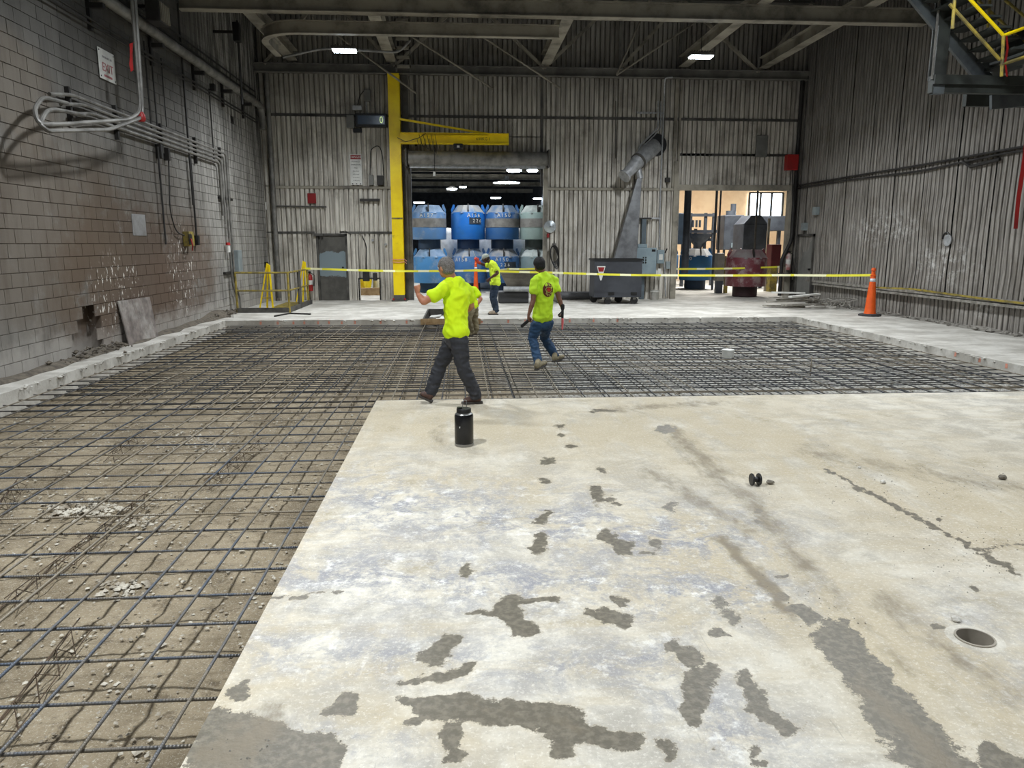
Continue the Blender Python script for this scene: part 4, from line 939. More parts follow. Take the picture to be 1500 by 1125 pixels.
pipe('conduit', [(PX(985, 113, y=YB - .5)), PX(974, 114, y=YB - .5), PX(973, 140, y=YB - .16), PX(967, 290, y=YB - .16), PX(966, 362, y=YB - .16)], .025, m_galv, 'long pale conduit dropping from the roof to the disconnect switch', 'conduit', bend=.15)
pipe('conduit', [PX(933, 262, y=YB - .16), PX(933, 330, y=YB - .16), PX(930, 362, y=YB - .16)], .02, m_galv, 'thin pale conduit dropping beside the chute to the blue grey cabinet', 'conduit', bend=.1)
pipe('conduit', [PX(902, 148, y=YB - .12), PX(902, 232, y=YB - .12)], .016, m_steel, 'dark thin conduit on the ribs left of the duct', 'conduit')
a = PX(934, 165, y=YB - .14); b = PX(972, 165, y=YB - .14)
mb = MB()
for k in range(9): mb.cbox((a.x + (b.x - a.x) * k / 8, YB - .13, a.z), (.06, .03, .06))
mb.box((a.x, YB - .12, a.z - .02), (b.x, YB - .1, a.z + .02)); tag(mb.build('slotted_channel', m_galv, None), 'slotted metal channel fixed above the duct', 'channel')
pipe('rail_pipe', [PX(930, 320, y=YB - .15), PX(968, 320, y=YB - .15)], .03, m_galv, 'short horizontal pipe above the blue grey cabinet', 'pipe')
m_bg = M('blue_grey_enamel', (136, 152, 158), .45, var=(122, 138, 146))
en = thing('electrical_cabinet', PX(945, 440, y=YB - .4), 'blue grey electrical cabinet with buttons on a post behind the wheeled bin', 'cabinet')
a = PX(930, 363, y=YB - .6); b = PX(961, 402, y=YB - .6)
MB().box((a.x, YB - .6, b.z), (b.x, YB - .3, a.z)).build('cabinet_body', m_bg, en, bevel=.01)
MB().box((a.x + .02, YB - .615, b.z + .02), (b.x - .02, YB - .6, a.z - .02)).build('door', m_bg, en, bevel=.004)
MB().box((b.x - .17, YB - .63, a.z - .12), (b.x - .05, YB - .61, a.z - .05)).build('nameplate', m_black, en)
for dx in (-.44, -.36):
    for dz in (.44, .52, .6): MB().cyl((b.x + dx, YB - .61, b.z + dz - .06), (b.x + dx, YB - .65, b.z + dz - .06), .022, 10).build('push_button', m_black, en, smooth='auto')
MB().box((a.x + .12, YB - .52, a.z), (a.x + .42, YB - .34, a.z + .12)).build('top_box', m_bg, en, bevel=.01)
q0 = PX(944, 321, y=YB - .3); q1 = PX(944, 438, y=YB - .3)
MB().box((q0.x - .07, YB - .3, 0), (q0.x + .07, YB - .16, q0.z)).build('support_post', M('post_blue_grey', (92, 104, 112), .5), en)
MB().box((q0.x - .2, YB - .28, q0.z), (q0.x + .24, YB - .18, q0.z + .05)).build('post_cap', m_dkpipe, en)
dsw, a, b = fbox('disconnect_switch', 963, 366, 973, 386, .2, m_bg, 'narrow grey disconnect switch beside the blue grey cabinet', 'switch')
MB().bar((b.x + .02, YB - .3, a.z - .1), (b.x + .06, YB - .36, a.z + .04), .03).build('lever', m_black, dsw)
MB().box((a.x + .06, YB - .33, b.z + .12), (b.x - .06, YB - .32, a.z - .14)).build('dial_plate', m_white, dsw)
for k, (u, v) in enumerate(((961, 400), (966, 398))):
    p = PX(u, v, y=YB - .36); tag(MB().box((p.x - .05, YB - .37, p.z - .12), (p.x + .05, YB - .355, p.z + .1)).build('paper_tag', m_white, None), 'white paper tag hanging under the disconnect switch, %s one' % ('left' if k == 0 else 'right'), 'tag')
fbox('outlet_box', 976, 383, 982, 394, .08, M('pale_grey_box', (142, 152, 154), .5), 'small outlet box by the left post of the right doorway')
fbox('outlet_box', 975, 260, 982, 267, .08, m_dkpipe, 'small dark box high by the left post of the right doorway')
pipe('conduit', [PX(979, 205, y=YB - .13), PX(978, 262, y=YB - .13)], .016, m_steel, 'thin conduit above the small dark box by the right doorway', 'conduit')
pipe('conduit', [PX(972, 380, y=YB - .14), PX(974, 400, y=YB - .14), PX(975, 434, y=YB - .14)], .02, m_galv, 'grey conduit falling to the floor beside the white bucket', 'conduit')
p = PX(959, 440, y=YB - .5)
bk = thing('white_bucket', (p.x, YB - .5, 0), 'small dirty white plastic bucket below the disconnect switch', 'bucket')
MB().lathe([(.12, 0), (.15, .3), (.155, .31), (.145, .31), (.14, .29), (.115, .02), (0, .02)], (p.x, YB - .5, 0), 20).build('bucket_body', M('dirty_white_plastic', (196, 194, 188), .5, var=(160, 158, 150)), bk, smooth='auto')
MB().lathe([(.152, .25), (.162, .26), (.152, .275)], (p.x, YB - .5, 0), 20).build('rim_band', m_white, bk, smooth='auto')

# red alarm box and right corner
rbx, a, b = fbox('alarm_box', 1154, 226, 1169, 249, .2, m_red, 'bright red box on the column at the far right corner', 'box', y=YB - .35)
pipe('conduit', [PX(1161, 249, y=YB - .5), PX(1161, 300, y=YB - .5)], .02, m_dkpipe, 'short conduit hanging from the bright red box', 'conduit')
for (u, v, lab) in ((1181, 332, 'small pale box above the grey side door'), (1198, 309, 'small pale camera box on the right ribbed wall')):
    p = PX(u, v, x=XR - .05); o = MB().box((XR - .18, p.y - .1, p.z - .12), (XR, p.y + .1, p.z + .12)).build('small_box', M('pale_grey_box', (142, 152, 154), .5), None, bevel=.01); tag(o, lab, 'box')
for k in range(2):
    z = 3.66 - .09 * k
    pts = [(XR - .1, YB - .1, z), (XR - .1, 21, z), (XR - .12, 17.5, z - .02 - .05 * k), (XR - .11, 15, z + .02 * k), (XR - .1, 9, z)]
    pipe('long_conduit', pts, .025, m_dkpipe, ('upper', 'lower')[k] + ' of two long conduits running along the right ribbed wall', 'conduit', bend=.5)
mb = MB().tube([PX(1411, 237, x=XR - .12), PX(1422, 244, x=XR - .12), PX(1465, 233, x=XR - .12)], .04, 6)
tag(mb.build('sagging_cable', m_dkpipe, None), 'thick dark cable sagging under the conduits on the right wall', 'cable')
def extinguisher(c, lab, red=m_red):
    t = thing('fire_extinguisher', c, lab, 'extinguisher')
    MB().lathe([(0, 0), (.075, 0), (.08, .03), (.08, .42), (.06, .5), (.025, .53), (.025, .56)], c, 18).build('cylinder', red, t, smooth='auto')
    MB().lathe([(.0815, .2), (.0815, .34)], c, 18).build('label_band', m_white, t)
    MB().box((c[0] - .03, c[1] - .05, c[2] + .56), (c[0] + .03, c[1] + .05, c[2] + .6)).box((c[0] - .02, c[1] - .16, c[2] + .6), (c[0] + .02, c[1] + .03, c[2] + .62)).build('valve_head', m_black, t)
    MB().tube([(c[0] + .03, c[1], c[2] + .57), (c[0] + .14, c[1] - .02, c[2] + .5), (c[0] + .12, c[1] - .03, c[2] + .15)], .013, 6).build('hose', m_black, t)
    MB().box((c[0] - .05, c[1] + .07, c[2] + .1), (c[0] + .05, c[1] + .2, c[2] + .3)).build('wall_bracket', m_steel, t)
extinguisher((-4.78, YB - .28, .32), 'red fire extinguisher on the far wall behind the yellow railing')
extinguisher((XR - .34, YB - .45, .95), 'dusty red fire extinguisher with white top in the far right corner', M('dusty_red', (150, 90, 86), .6, var=(190, 180, 176), vs=6))
tag(MB().box((XR - .5, YB - .6, .78), (XR - .02, YB - .1, .84)).build('small_shelf', m_dkpipe, None), 'dark shelf under the dusty fire extinguisher', 'shelf')

# ================================================================ railing and yellow gear at the left
rl = thing('railing', (-5.0, 20.0, 0), 'worn yellow pipe railing with grey kick plate at the far left corner', 'railing')
Y0 = 20.05; RX = -4.55
def rp(nm, pts, r=.024, m=m_yelold): return MB().tube(arc_path(pts, .08), r, 8).build(nm, m, rl, smooth='auto')
rp('top_rail', [(XL + .18, Y0, 1.05), (RX, Y0, 1.05)]); rp('mid_rail', [(XL + .18, Y0, .58), (RX, Y0, .58)])
rp('top_rail', [(RX, Y0, 1.05), (RX, 22.6, 1.05)]); rp('mid_rail', [(RX, Y0, .58), (RX, 22.6, .58)])
for (x, y, m) in ((XL + .2, Y0, m_yelold), (RX, Y0, m_yelold), (RX, 21.4, m_steel), (RX, 22.6, m_yelold)): MB().tube([(x, y, 0), (x, y, 1.05)], .03 if m is m_yelold else .05, 8).build('post', m, rl, smooth='auto')
MB().box((XL + .2, Y0 - .03, 0), (RX, Y0 + .03, .13)).box((RX - .03, Y0, 0), (RX + .03, 23.0, .13)).build('kick_plate', m_steel, rl)
tag(MB().box((XL + .8, 21.2, 0), (RX - .1, 23.2, .05)).build('yellow_plate', m_yelold, None, bevel=.005), 'yellow painted plate on the floor inside the railing', 'plate')
def aframe(c, lab):
    t = thing('folded_trestle', c, lab, 'trestle')
    for k, (dx, dx2, dy) in enumerate(((-.28, 0, 0), (-.1, .02, .1), (.1, .05, -.05))):
        o = MB().bar((c[0] + dx, c[1] + dy, .0), (c[0] + dx2, c[1], 1.28 - .02 * k), .045, .03).build('leg', m_yel, t)
    MB().bar((c[0] - .2, c[1] + .02, .35), (c[0] + .1, c[1] - .02, .35), .03).build('cross_bar', m_yelold, t)
aframe((-5.2, 20.6, 0), 'yellow folded trestle leaning inside the railing, left one')
aframe((-4.85, 23.6, 0), 'yellow folded trestle by the far red extinguisher, right one')
mb = MB().tube([PX(402, 463, z=.02), PX(425, 459, z=.02), PX(455, 460, z=.02)], .02, 6); tag(mb.build('bent_rod', m_dkpipe, None), 'thin bent black rod lying on the far ledge', 'rod')

# ================================================================ wheeled dark bin
yd = 22.6
a = PX(871, 380, y=yd - .4); b = PX(939, 437, y=yd - .4); x0, x1 = a.x, b.x; zt = a.z
m_db = M('charcoal_steel', (66, 69, 75), .5, .2, var=(52, 54, 60), vs=1.5)
wb = thing('wheeled_bin', ((x0 + x1) / 2, yd, 0), 'charcoal steel tipping bin on casters in front of the far wall', 'bin')
mb = MB(); zb = .24
outer = [(x0, yd - .42), (x1, yd - .42), (x1, yd + .42), (x0, yd + .42)]
mb.box((x0, yd - .42, zb), (x1, yd - .39, zt)).box((x0, yd + .39, zb), (x1, yd + .42, zt)).box((x0, yd - .39, zb), (x0 + .03, yd + .39, zt)).box((x1 - .03, yd - .39, zb), (x1, yd + .39, zt)).box((x0, yd - .42, zb - .03), (x1, yd + .42, zb)).build('bin_body', m_db, wb)
MB().box((x0 - .03, yd - .45, zt - .03), (x1 + .03, yd - .41, zt + .02)).box((x0 - .03, yd + .41, zt - .03), (x1 + .03, yd + .45, zt + .02)).box((x0 - .03, yd - .41, zt - .03), (x0 + .01, yd + .41, zt + .02)).box((x1 - .01, yd - .41, zt - .03), (x1 + .03, yd + .41, zt + .02)).build('rim', m_black, wb)
for fx in (.36, .84):
    xx = x0 + (x1 - x0) * fx; MB().box((xx - .09, yd - .44, zb + .04), (xx + .09, yd - .42, zb + .12)).build('fork_slot', m_black, wb)
for i, (fx, dy, r) in enumerate(((.08, .3, .11), (.3, -.34, .1), (.62, .3, .12), (.86, -.34, .11))):
    xx = x0 + (x1 - x0) * fx
    cs = MB().box((xx - .05, yd + dy - .06, .14), (xx + .05, yd + dy - .045, zb - .03)).box((xx - .05, yd + dy + .045, .14), (xx + .05, yd + dy + .06, zb - .03)).box((xx - .06, yd + dy - .07, zb - .05), (xx + .06, yd + dy + .07, zb - .03)).build('caster', m_steel, wb)
    MB().cyl((xx, yd + dy - .035, r - .0), (xx, yd + dy + .035, r), r, 20).build('wheel', m_black, cs, smooth='auto')
xx = x0 + .2; zz = zt - .2
MB().prism([(xx - .13, yd - .424, zz), (xx + .13, yd - .424, zz), (xx + .02, yd - .424, zz - .42), (xx - .02, yd - .424, zz - .42)], (0, .003, 0)).build('warning_label', m_white, wb)
MB().prism([(xx - .1, yd - .428, zz - .03), (xx + .1, yd - .428, zz - .03), (xx + .07, yd - .428, zz - .16), (xx - .07, yd - .428, zz - .16)], (0, .003, 0)).build('warning_label', M('sign_red', (150, 20, 24), .5), wb)
# grey hopper and its duct
hy = 23.0; a = PX(733, 398, y=hy - .4); b = PX(796, 398, y=hy - .4); hx0, hx1 = a.x, b.x; hz = a.z
ho = thing('steel_hopper', (1.75, hy, 0), 'dusty grey hopper on a squat base before the roll-up doorway', 'hopper')
m_hop = M('dusty_hopper_steel', (122, 116, 106), .6, .2, var=(84, 79, 72), vs=2)
nx0, nx1, nz = 1.5, 2.1, .38
v = [(hx0, hy - .45, hz), (hx1, hy - .45, hz), (hx1, hy + .45, hz), (hx0, hy + .45, hz), (nx0, hy - .25, nz), (nx1, hy - .25, nz), (nx1, hy + .25, nz), (nx0, hy + .25, nz)]
MB().add(v, [(0, 1, 5, 4), (1, 2, 6, 5), (2, 3, 7, 6), (3, 0, 4, 7), (4, 5, 6, 7)]).box((hx0 - .03, hy - .48, hz - .05), (hx1 + .03, hy - .44, hz + .03)).box((hx0 - .03, hy + .44, hz - .05), (hx1 + .03, hy + .48, hz + .03)).build('hopper_body', m_hop, ho)
MB().box((nx0 - .35, hy - .35, 0), (nx1 - .02, hy + .35, .36)).build('base', M('dark_base', (60, 60, 62), .5), ho, bevel=.05)
MB().tube([(nx0 - .2, hy - .42, .45), (nx1 + .1, hy - .44, .44)], .08, 12).build('outlet_pipe', m_galv, ho, smooth='auto')
MB().tube([(nx1 + .1, hy - .3, .6), (nx1 + .5, hy - .3, .25), (nx1 + .95, hy - .2, .12)], .13, 12).build('elbow_duct', m_cond, ho, smooth='auto')
pipe('floor_duct', [(2.95, YB - .4, .15), (3.7, YB - .38, .14), (4.6, YB - .4, .15)], .13, M('ribbed_hose', (88, 88, 90), .6), 'thick dark grey hose lying along the foot of the far wall', 'hose', n=12)

# ================================================================ stacked bins behind the doorway
def make_bin(name, c, col, lab, dustc=(176, 178, 176), band=None, txt=None, tx=0., r=.63, plate=False, cat='bin', group=None, k=0, da=(.51, .74)):
    t = thing(name, c, lab, cat, group); x, y, z = c
    mt = M('bin_paint_%s' % lab[:14], col, .5, var=tuple(int(q * .82 + 20) for q in col), vs=2.5, dirt=dustc, ds=2.6 if k == 1 and 'red' in lab else 1.6, da=da)
    top = M('dusty_bin_top_%s' % lab[:14], [(150, 172, 200), (158, 158, 156), (150, 148, 146), (188, 196, 192)][k % 4] if 'red' not in lab else (132, 126, 124), .7, var=tuple(int(q * .5 + 60) for q in col), vs=1.5)
    B8 = PI / 16
    MB().lathe([(.42, .0), (.42, .34), (.47, .38)], (x, y, z), 16, B8).build('base_ring', M('dark_bin_base_%s' % lab[:14], tuple(int(q * .45) for q in col), .6), t, smooth='auto')
    bd = MB().lathe([(.48, .34), (r - .01, .35), (r, .37), (r, 1.3), (r - .01, 1.32)], (x, y, z), 32, B8).build('bin_body', mt, t, smooth='auto')
    MB().lathe([(r + .03, 1.28), (r - .2, 1.56), (r - .22, 1.58), (r - .28, 1.58), (r - .28, 1.4), (0, 1.4)], (x, y, z), 8, PI / 8).build('sloped_top', top, t)
    for q in range(4):
        a = -PI / 2 + q * PI / 2; Tm = Matrix.Translation((x, y, z)) @ Matrix.Rotation(a, 4, 'Z'); MB().prism([Tm @ Vector(p) for p in ((r - .02, -.02, 1.3), (r - .14, -.02, 1.50), (r - .14, -.02, 1.60), (r - .08, -.02, 1.62), (r + .0, -.02, 1.42))], Tm.to_3x3() @ Vector((0, .04, 0))).build('lifting_lug', m_dkpipe if q == 0 else mt, t)
    def curved(z0, z1, a0, a1, m, nm, off=.008):
        n_ = 32; v = []
        for i in range(n_ + 1):
            a = a0 + (a1 - a0) * i / n_; v += [(x + (r + off) * math.sin(a), y - (r + off) * math.cos(a), z + z0), (x + (r + off) * math.sin(a), y - (r + off) * math.cos(a), z + z1)]
        MB().add(v, [(2 * i, 2 * i + 2, 2 * i + 3, 2 * i + 1) for i in range(n_)]).build(nm, m, t, fix=False)
    if band: curved(.78, 1.1, -1.5, 1.5, M('grey_dust_band', (136, 134, 130), .8, var=(110, 108, 104), vs=4), 'dust_band')
    if plate: curved(.9, 1.12, .05, .8, M('dark_number_panel', (58, 66, 76), .5), 'number_panel', .014)
    if txt:
        for i, ch_ in enumerate(txt):
            a = (tx + (i - len(txt) / 2) * .13) / r
            text('lettering', ch_, .19, (x + (r + .006) * math.sin(a), y - (r + .008) * math.cos(a), z + 1.2), Matrix.Rotation(a, 4, 'Z') @ R_BACK, m_white, t)
        if plate:
            for i, ch_ in enumerate('226'):
                a = (tx + .05 + (i - 1) * .13) / r
                text('lettering', ch_, .17, (x + (r + .018) * math.sin(a), y - (r + .02) * math.cos(a), z + 1.01), Matrix.Rotation(a, 4, 'Z') @ R_BACK, m_white, t)
    return t
by = 28.2
bx = [PX(u, 330, y=by - .4).x for u in (628, 686, 736.5, 787)]
G = 'round steel bins stacked two high behind the doorway'
specs = [((92, 138, 190), 'dusty pale blue bin, upper row, leftmost', True, 'A157', .0, False), ((22, 108, 196), 'bright clean blue bin, upper row, second from left', False, 'A156', .28, True), ((44, 98, 160), 'blue bin with a grey dust band, upper row, third from left', True, 'A150', .1, False), ((150, 172, 168), 'pale green grey bin, upper row, rightmost', True, None, 0, False),
         ((70, 138, 196), 'sky blue bin, lower row, leftmost', False, None, 0, False), ((54, 108, 168), 'dull blue bin, lower row, behind the orange cone', False, 'A158', -.25, False), ((30, 100, 176), 'blue bin with a dark number panel, lower row, third from left', False, 'A150', .0, True), ((122, 142, 146), 'grey green bin, lower row, rightmost', False, None, 0, False)]
for k, (col, lab, band, txt, tx, pl) in enumerate(specs):
    i = k % 4; z = 1.61 if k < 4 else 0.02
    make_bin('steel_bin', (bx[i] + (.02 if k > 3 else 0), by, z), col, lab, band=band, txt=txt, tx=tx, plate=pl, group=G, k=k, dustc=(156, 166, 178) if k != 1 else (40, 120, 200))
# white bulk sacks behind the bins
msk = M('white_sack', (232, 232, 230), .85, var=(200, 200, 198), vs=3)
def sack(c, lab, s=.55):
    mb = MB(); prof = [(.0, 0), (s * .9, .02), (s, .2), (s * 1.02, .6), (s * .95, .95), (s * .6, 1.1), (s * .25, 1.18), (0, 1.2)]
    mb.lathe(prof, (0, 0, 0), 20); r2 = random.Random(int(c[0] * 10)); mb.v = [(c[0] + x * (1 + .06 * mnoise.noise(Vector((x * 3, y * 3, z * 3 + c[0])))), c[1] + y * (1 + .06 * mnoise.noise(Vector((x * 3, y * 3, z * 3)))), c[2] + z) for x, y, z in mb.v]
    o = mb.build('bulk_sack', msk, None, smooth=True); return tag(o, lab, 'sack', 'white bulk sacks behind the bins')
for k, (u, z) in enumerate(((656, 1.23), (711, 1.23), (762, 1.23), (656, 0.02), (711, .02), (760, .02))):
    p = PX(u, 340, y=30.4); sack((p.x, 30.4, z), ('upper' if z > 1 else 'lower') + ' white bulk sack behind the gap between the ' + ('first and second', 'second and third', 'third and fourth')[k % 3] + ' bins')
# ================================================================ rooms behind
m_rm = M('back_room_dark', (64, 66, 68), .9, var=(46, 48, 50)); m_tan = M('tan_plywood_wall', (236, 206, 166), .85, var=(222, 186, 146), vs=1)
def swall(nm, a, b, mat):
    o = MB().box(a, b).build(nm, mat); o['kind'] = 'structure'; return o
swall('wall_5', (XL - .5, 72, 0), (6.2, 72.3, 9), m_rm); swall('wall_6', (XL - .5, YB + .2, 0), (XL - .2, 72, 9), m_rm); swall('wall_7', (6.2, YB + .2, 0), (6.4, 72, 9), m_rm); swall('ceiling_2', (XL - .5, YB + .15, 8.0), (XR + 14, 72.3, 8.2), m_roof)
swall('wall_8', (6.4, 37, 0), (XR + 14, 37.2, 8), m_tan); swall('wall_9', (XR + 10, YB + .2, 0), (XR + 10.2, 37, 8), m_rm); swall('wall_10', (XR + .3, YB, 0), (XR + 10.2, YB + .2, 8), m_rm)
for k, y in enumerate((37, 41, 45, 50, 56, 63)):
    z = 6.1
    tag(MB().ibeam((XL, y, z), (6.1, y, z), .2, .3, .02).build('roof_joist', m_beam, None), ORD[k] + ' roof joist counted from the top inside the roll-up doorway', 'beam', 'roof joists of the room behind')
for k in range(10):
    x = -2.6 + .7 * k; tag(MB().bar((x, 45.1, 6.25), (x + .6, 45.1, 7.9), .07).build('joist_web', m_beam, None), ORD[k] + ' slanted joist web from the left inside the roll-up doorway', 'beam', 'joist webs of the room behind')
for k, (u, v, y, s, lab) in enumerate(((662, 277, 46, 1.6, 'lamp glowing low over the gap between first and second bins'), (678, 274, 48, 1.1, 'small twin lamp just right of the left glowing lamp'), (753, 250, 35, 1.7, 'brightest lamp near the top of the roll-up doorway'), (780, 250, 36, 1.3, 'lamp at the top right of the roll-up doorway'), (726, 290, 56, 1.9, 'lamp low over the third bin'), (787, 291, 57, 1.7, 'lamp at the right jamb over the pale green bin'), (614, 297, 62, 2.3, 'lamp half hidden at the left jamb over the first bin'))):
    p = PX(u, v, y=y)
    t = thing('ceiling_lamp', p, lab, 'lamp')
    MB().lathe([(0, -.06), (.16 * s, -.05), (.2 * s, 0), (.2 * s, .03), (0, .04)], p, 16).build('lens', m_glow, t, smooth='auto')
    MB().lathe([(.21 * s, .0), (.16 * s, .1), (.05 * s, .18), (0, .18)], p, 16).build('housing', m_steel, t, smooth='auto')
    MB().cyl((p.x, p.y, p.z + .15), (p.x, p.y, 8.0), .01, 5).build('cord', m_black, t)
p = PX(742, 268, y=40)
t = thing('dome_lamp', p, 'wide flat dome lamp glowing under the brightest doorway lamp', 'lamp')
MB().lathe([(.75, 0), (.45, .1), (.15, .2), (.1, .34), (0, .34)], p, 24).build('shade', m_galv, t, smooth='auto'); MB().lathe([(0, -.01), (.68, .0), (.7, .02), (0, .03)], p, 24).build('lens', m_glow, t, smooth='auto')
MB().cyl((p.x, p.y, p.z + .2), (p.x, p.y, 8.0), .012, 5).build('cord', m_black, t)
area('back_light', (.6, 26.0, 5.6), 170, 1.2, .5, (.92, .97, 1), 150); area('back_light', (.6, 32, 5.6), 300, 1.2, .5, (.92, .97, 1), 150); area('back_light', (0, 44, 5.5), 900, 2, 2, (.92, .97, 1), 170)
area('back_light', (-4.5, 26.5, 4), 160, 1, 1, (1, 1, 1), 170)
# hatch contents
tag(MB().cyl((-4.4, 27.5, .6), (-3.35, 27.3, .6), .5, 20).build('yellow_tank', m_yel, None, smooth='auto'), 'yellow tank end seen through the low hatch', 'tank')
tag(MB().cyl((-2.85, 28.0, .0), (-2.8, 28.0, .95), .42, 20).build('grey_drum', m_white, None, smooth='auto'), 'pale rounded drum seen through the right of the low hatch', 'drum')
tag(MB().box((-4.3, 26.6, .0), (-2.4, 26.75, .26)).build('timber_beam', m_wood, None, bevel=.01), 'timber lying behind the low hatch', 'timber')
# right room: bins, machines, window
make_bin('steel_bin', (PX(1094, 437, z=0).x * 1.025, 25.15, .02), (106, 44, 52), 'dusty dark red bin standing in the right doorway', dustc=(146, 126, 126), r=.68, da=(.45, .62), k=1)
make_bin('steel_bin', (PX(1023, 400, y=29.2).x, 29.6, .02), (34, 92, 140), 'blue bin in the right doorway behind the caution tape', txt='20', tx=-.4, r=.64, k=1, dustc=(60, 90, 120))
make_bin('steel_bin', (PX(985, 400, y=29.4).x - .1, 30.5, .02), (40, 90, 130), 'blue bin half hidden by the left post of the right doorway', r=.62, k=1, dustc=(60, 90, 120))
wz0 = PX(1095, 320, y=36.98); wz1 = PX(1146, 284, y=36.98)
w1 = MB().box((wz0.x, 36.9, wz0.z), (wz1.x, 36.96, wz1.z)).build('window_1', M('daylight_glass', (240, 250, 255), emit=((225, 242, 255), 6)), None); w1['kind'] = 'structure'
mb = MB()
for f in (0, .33, .66, 1): x = wz0.x + (wz1.x - wz0.x) * f; mb.box((x - .05, 36.84, wz0.z - .05), (x + .05, 36.9, wz1.z + .05))
mb.box((wz0.x, 36.84, wz0.z - .08), (wz1.x, 36.9, wz0.z)).box((wz0.x, 36.84, wz1.z), (wz1.x, 36.9, wz1.z + .08)); mb.build('window_frame', m_steel, w1)
area('window_light', ((wz0.x + wz1.x) / 2, 36.7, (wz0.z + wz1.z) / 2), 420, 2.2, 1.4, (.85, .94, 1), 170, (-PI / 2, 0, 0))
area('warm_light', (11.5, 31.0, 6.6), 1200, 4, 2, (1, .97, .92), 170)
m_mach = M('dark_machine_steel', (74, 80, 88), .55, .1, var=(54, 58, 66), vs=2)  # lighter blue-grey: haze of the room painted into the colour
def rbox(nm, u0, v0, u1, v1, y, dep, lab, mat=None, cat='machine', parts=True):
    a = PX(u0, v0, y=y); b = PX(u1, v1, y=y); z0 = max(b.z, 0)
    if lab:
        t = thing(nm, ((a.x + b.x) / 2, y, 0), lab, cat)
        MB().box((a.x, y, z0), (b.x, y + dep, a.z)).build('housing', mat or m_mach, t, bevel=.03)
    else: t = None
    return t, a, b
t, a, b = rbox('filter_tower', 1062, 315, 1088, 366, 32.4, 1.0, 'dark upright filter housing with a motor on top in the right room')
MB().cyl(((a.x + b.x) / 2, 32.9, a.z), ((a.x + b.x) / 2, 32.9, a.z + .2), .22, 14).cyl(((a.x + b.x) / 2 + .1, 32.9, a.z + .2), ((a.x + b.x) / 2 + .1, 32.9, a.z + .5), .12, 12).build('motor', m_mach, t, smooth='auto')
for x in (a.x + .05, b.x - .1): MB().box((x, 32.5, 0), (x + .08, 32.6, b.z)).box((x, 33.2, 0), (x + .08, 33.3, b.z)).build('leg', m_mach, t)
MB().box((a.x + .35, 32.37, b.z + .1), (b.x - .2, 32.4, b.z + .3)).build('nameplate', m_bg, t)
t, a, b = rbox('machine_cabinet', 1090, 328, 1122, 370, 30, 1.2, 'broad dark machine body behind the dusty red bin')
MB().prism([(a.x, 30, a.z), (b.x, 30, a.z), (b.x - .3, 30, a.z + .35), (a.x + .3, 30, a.z + .35)], (0, 1.1, 0)).build('sloped_hood', m_mach, t)
for x in (a.x + .05, b.x - .15): MB().box((x, 30.1, 0), (x + .1, 30.2, b.z)).build('leg', m_mach, t)
t, a, b = rbox('overhead_box', 1104, 316, 1152, 338, 33, 1.5, 'dark overhead box below the bright window in the right room')
for x in (a.x + .1, b.x - .3): MB().box((x, 33.2, 0), (x + .14, 33.34, b.z)).build('leg', m_mach, t)
t, a, b = rbox('red_cabinet', 1131, 358, 1143, 391, 27.5, .5, 'dark red cabinet between the dusty red bin and the doorway post', M('dark_red_paint', (96, 30, 34), .5), 'cabinet')
MB().box((a.x + .05, 27.6, 0), (b.x - .05, 27.9, b.z)).build('stand', m_yelold, t)
# pipe scaffold platform
fr = thing('platform_frame', PX(1028, 400, y=32), 'dark steel platform frame against the tan wall in the right room', 'frame')
A = lambda u, v: PX(u, v, y=32)
for (u, v0, v1) in ((1012, 312, 400), (1034, 312, 372), (1046, 312, 400), (1019, 335, 365)): p = A(u, v0); q = A(u, v1); MB().box((p.x - .06, 31.95, max(0, q.z - .6)), (p.x + .06, 32.05, p.z)).build('upright', m_mach, fr)
for (u0, u1, v) in ((1010, 1048, 314), (1010, 1050, 338), (1010, 1044, 350)): p = A(u0, v); q = A(u1, v); MB().box((p.x, 31.93, p.z - .09), (q.x, 32.07, p.z + .03)).build('cross_bar', m_mach, fr)
p = A(1026, 345); MB().lathe([(.12, -.9), (.15, -.5), (.55, 0), (.55, .1), (0, .1)], (p.x, 32.2, p.z), 16).build('funnel', m_mach, fr, smooth='auto')
for k in range(3): p = A(1014 + 5 * k, 333); MB().cyl((p.x, 31.9, p.z), (p.x, 31.9, p.z + .3), .05, 8).build('valve', m_mach, fr)
for (u, v0, v1, y, r, mt, lab) in ((1050, 284, 425, 29, .05, m_mach, 'dark slim post left of the filter housing'), (1056, 284, 410, 29, .035, m_mach, 'thinner dark post just left of the filter housing'), (1110, 284, 372, 28, .04, m_steel, 'grey pipe hanging in front of the bright window'), (1127, 320, 420, 28, .05, m_beam, 'grey upright pipe right of the dusty red bin'), (1008, 283, 400, 27, .13, m_mach, 'thick dark column at the left of the right doorway'), (1092, 335, 380, 36, .25, M('lit_slot', (235, 240, 245), emit=((235, 245, 255), 1.2)), None)):
    if lab is None: continue
    a = PX(u, v0, y=y); b = PX(u, v1, y=y); pipe('machine_pipe', [(a.x, y, 0 if v1 > 400 else b.z), (a.x, y, 8 if v0 < 300 else a.z)], r, mt, lab, 'pipe', n=10)
t, a, b = rbox('valve_stand', 1051, 371, 1060, 412, 27, .3, 'narrow pale machine stand left of the dusty red bin', M('stand_grey', (130, 128, 120), .5))
MB().box((a.x + .02, 27.02, 0), (b.x - .02, 27.2, b.z + .02)).build('pedestal', m_mach, t)
tag(MB().box((b.x + .04, 27.0, 0), (b.x + .16, 27.12, a.z - .1)).build('yellow_post', m_yelold, None), 'yellow post right of the narrow machine stand', 'post')
t, a, b = rbox('lower_machine', 984, 312, 1007, 358, 31.2, .8, 'large blue grey machine body above the half hidden blue bin', M('machine_blue', (60, 76, 92), .5))
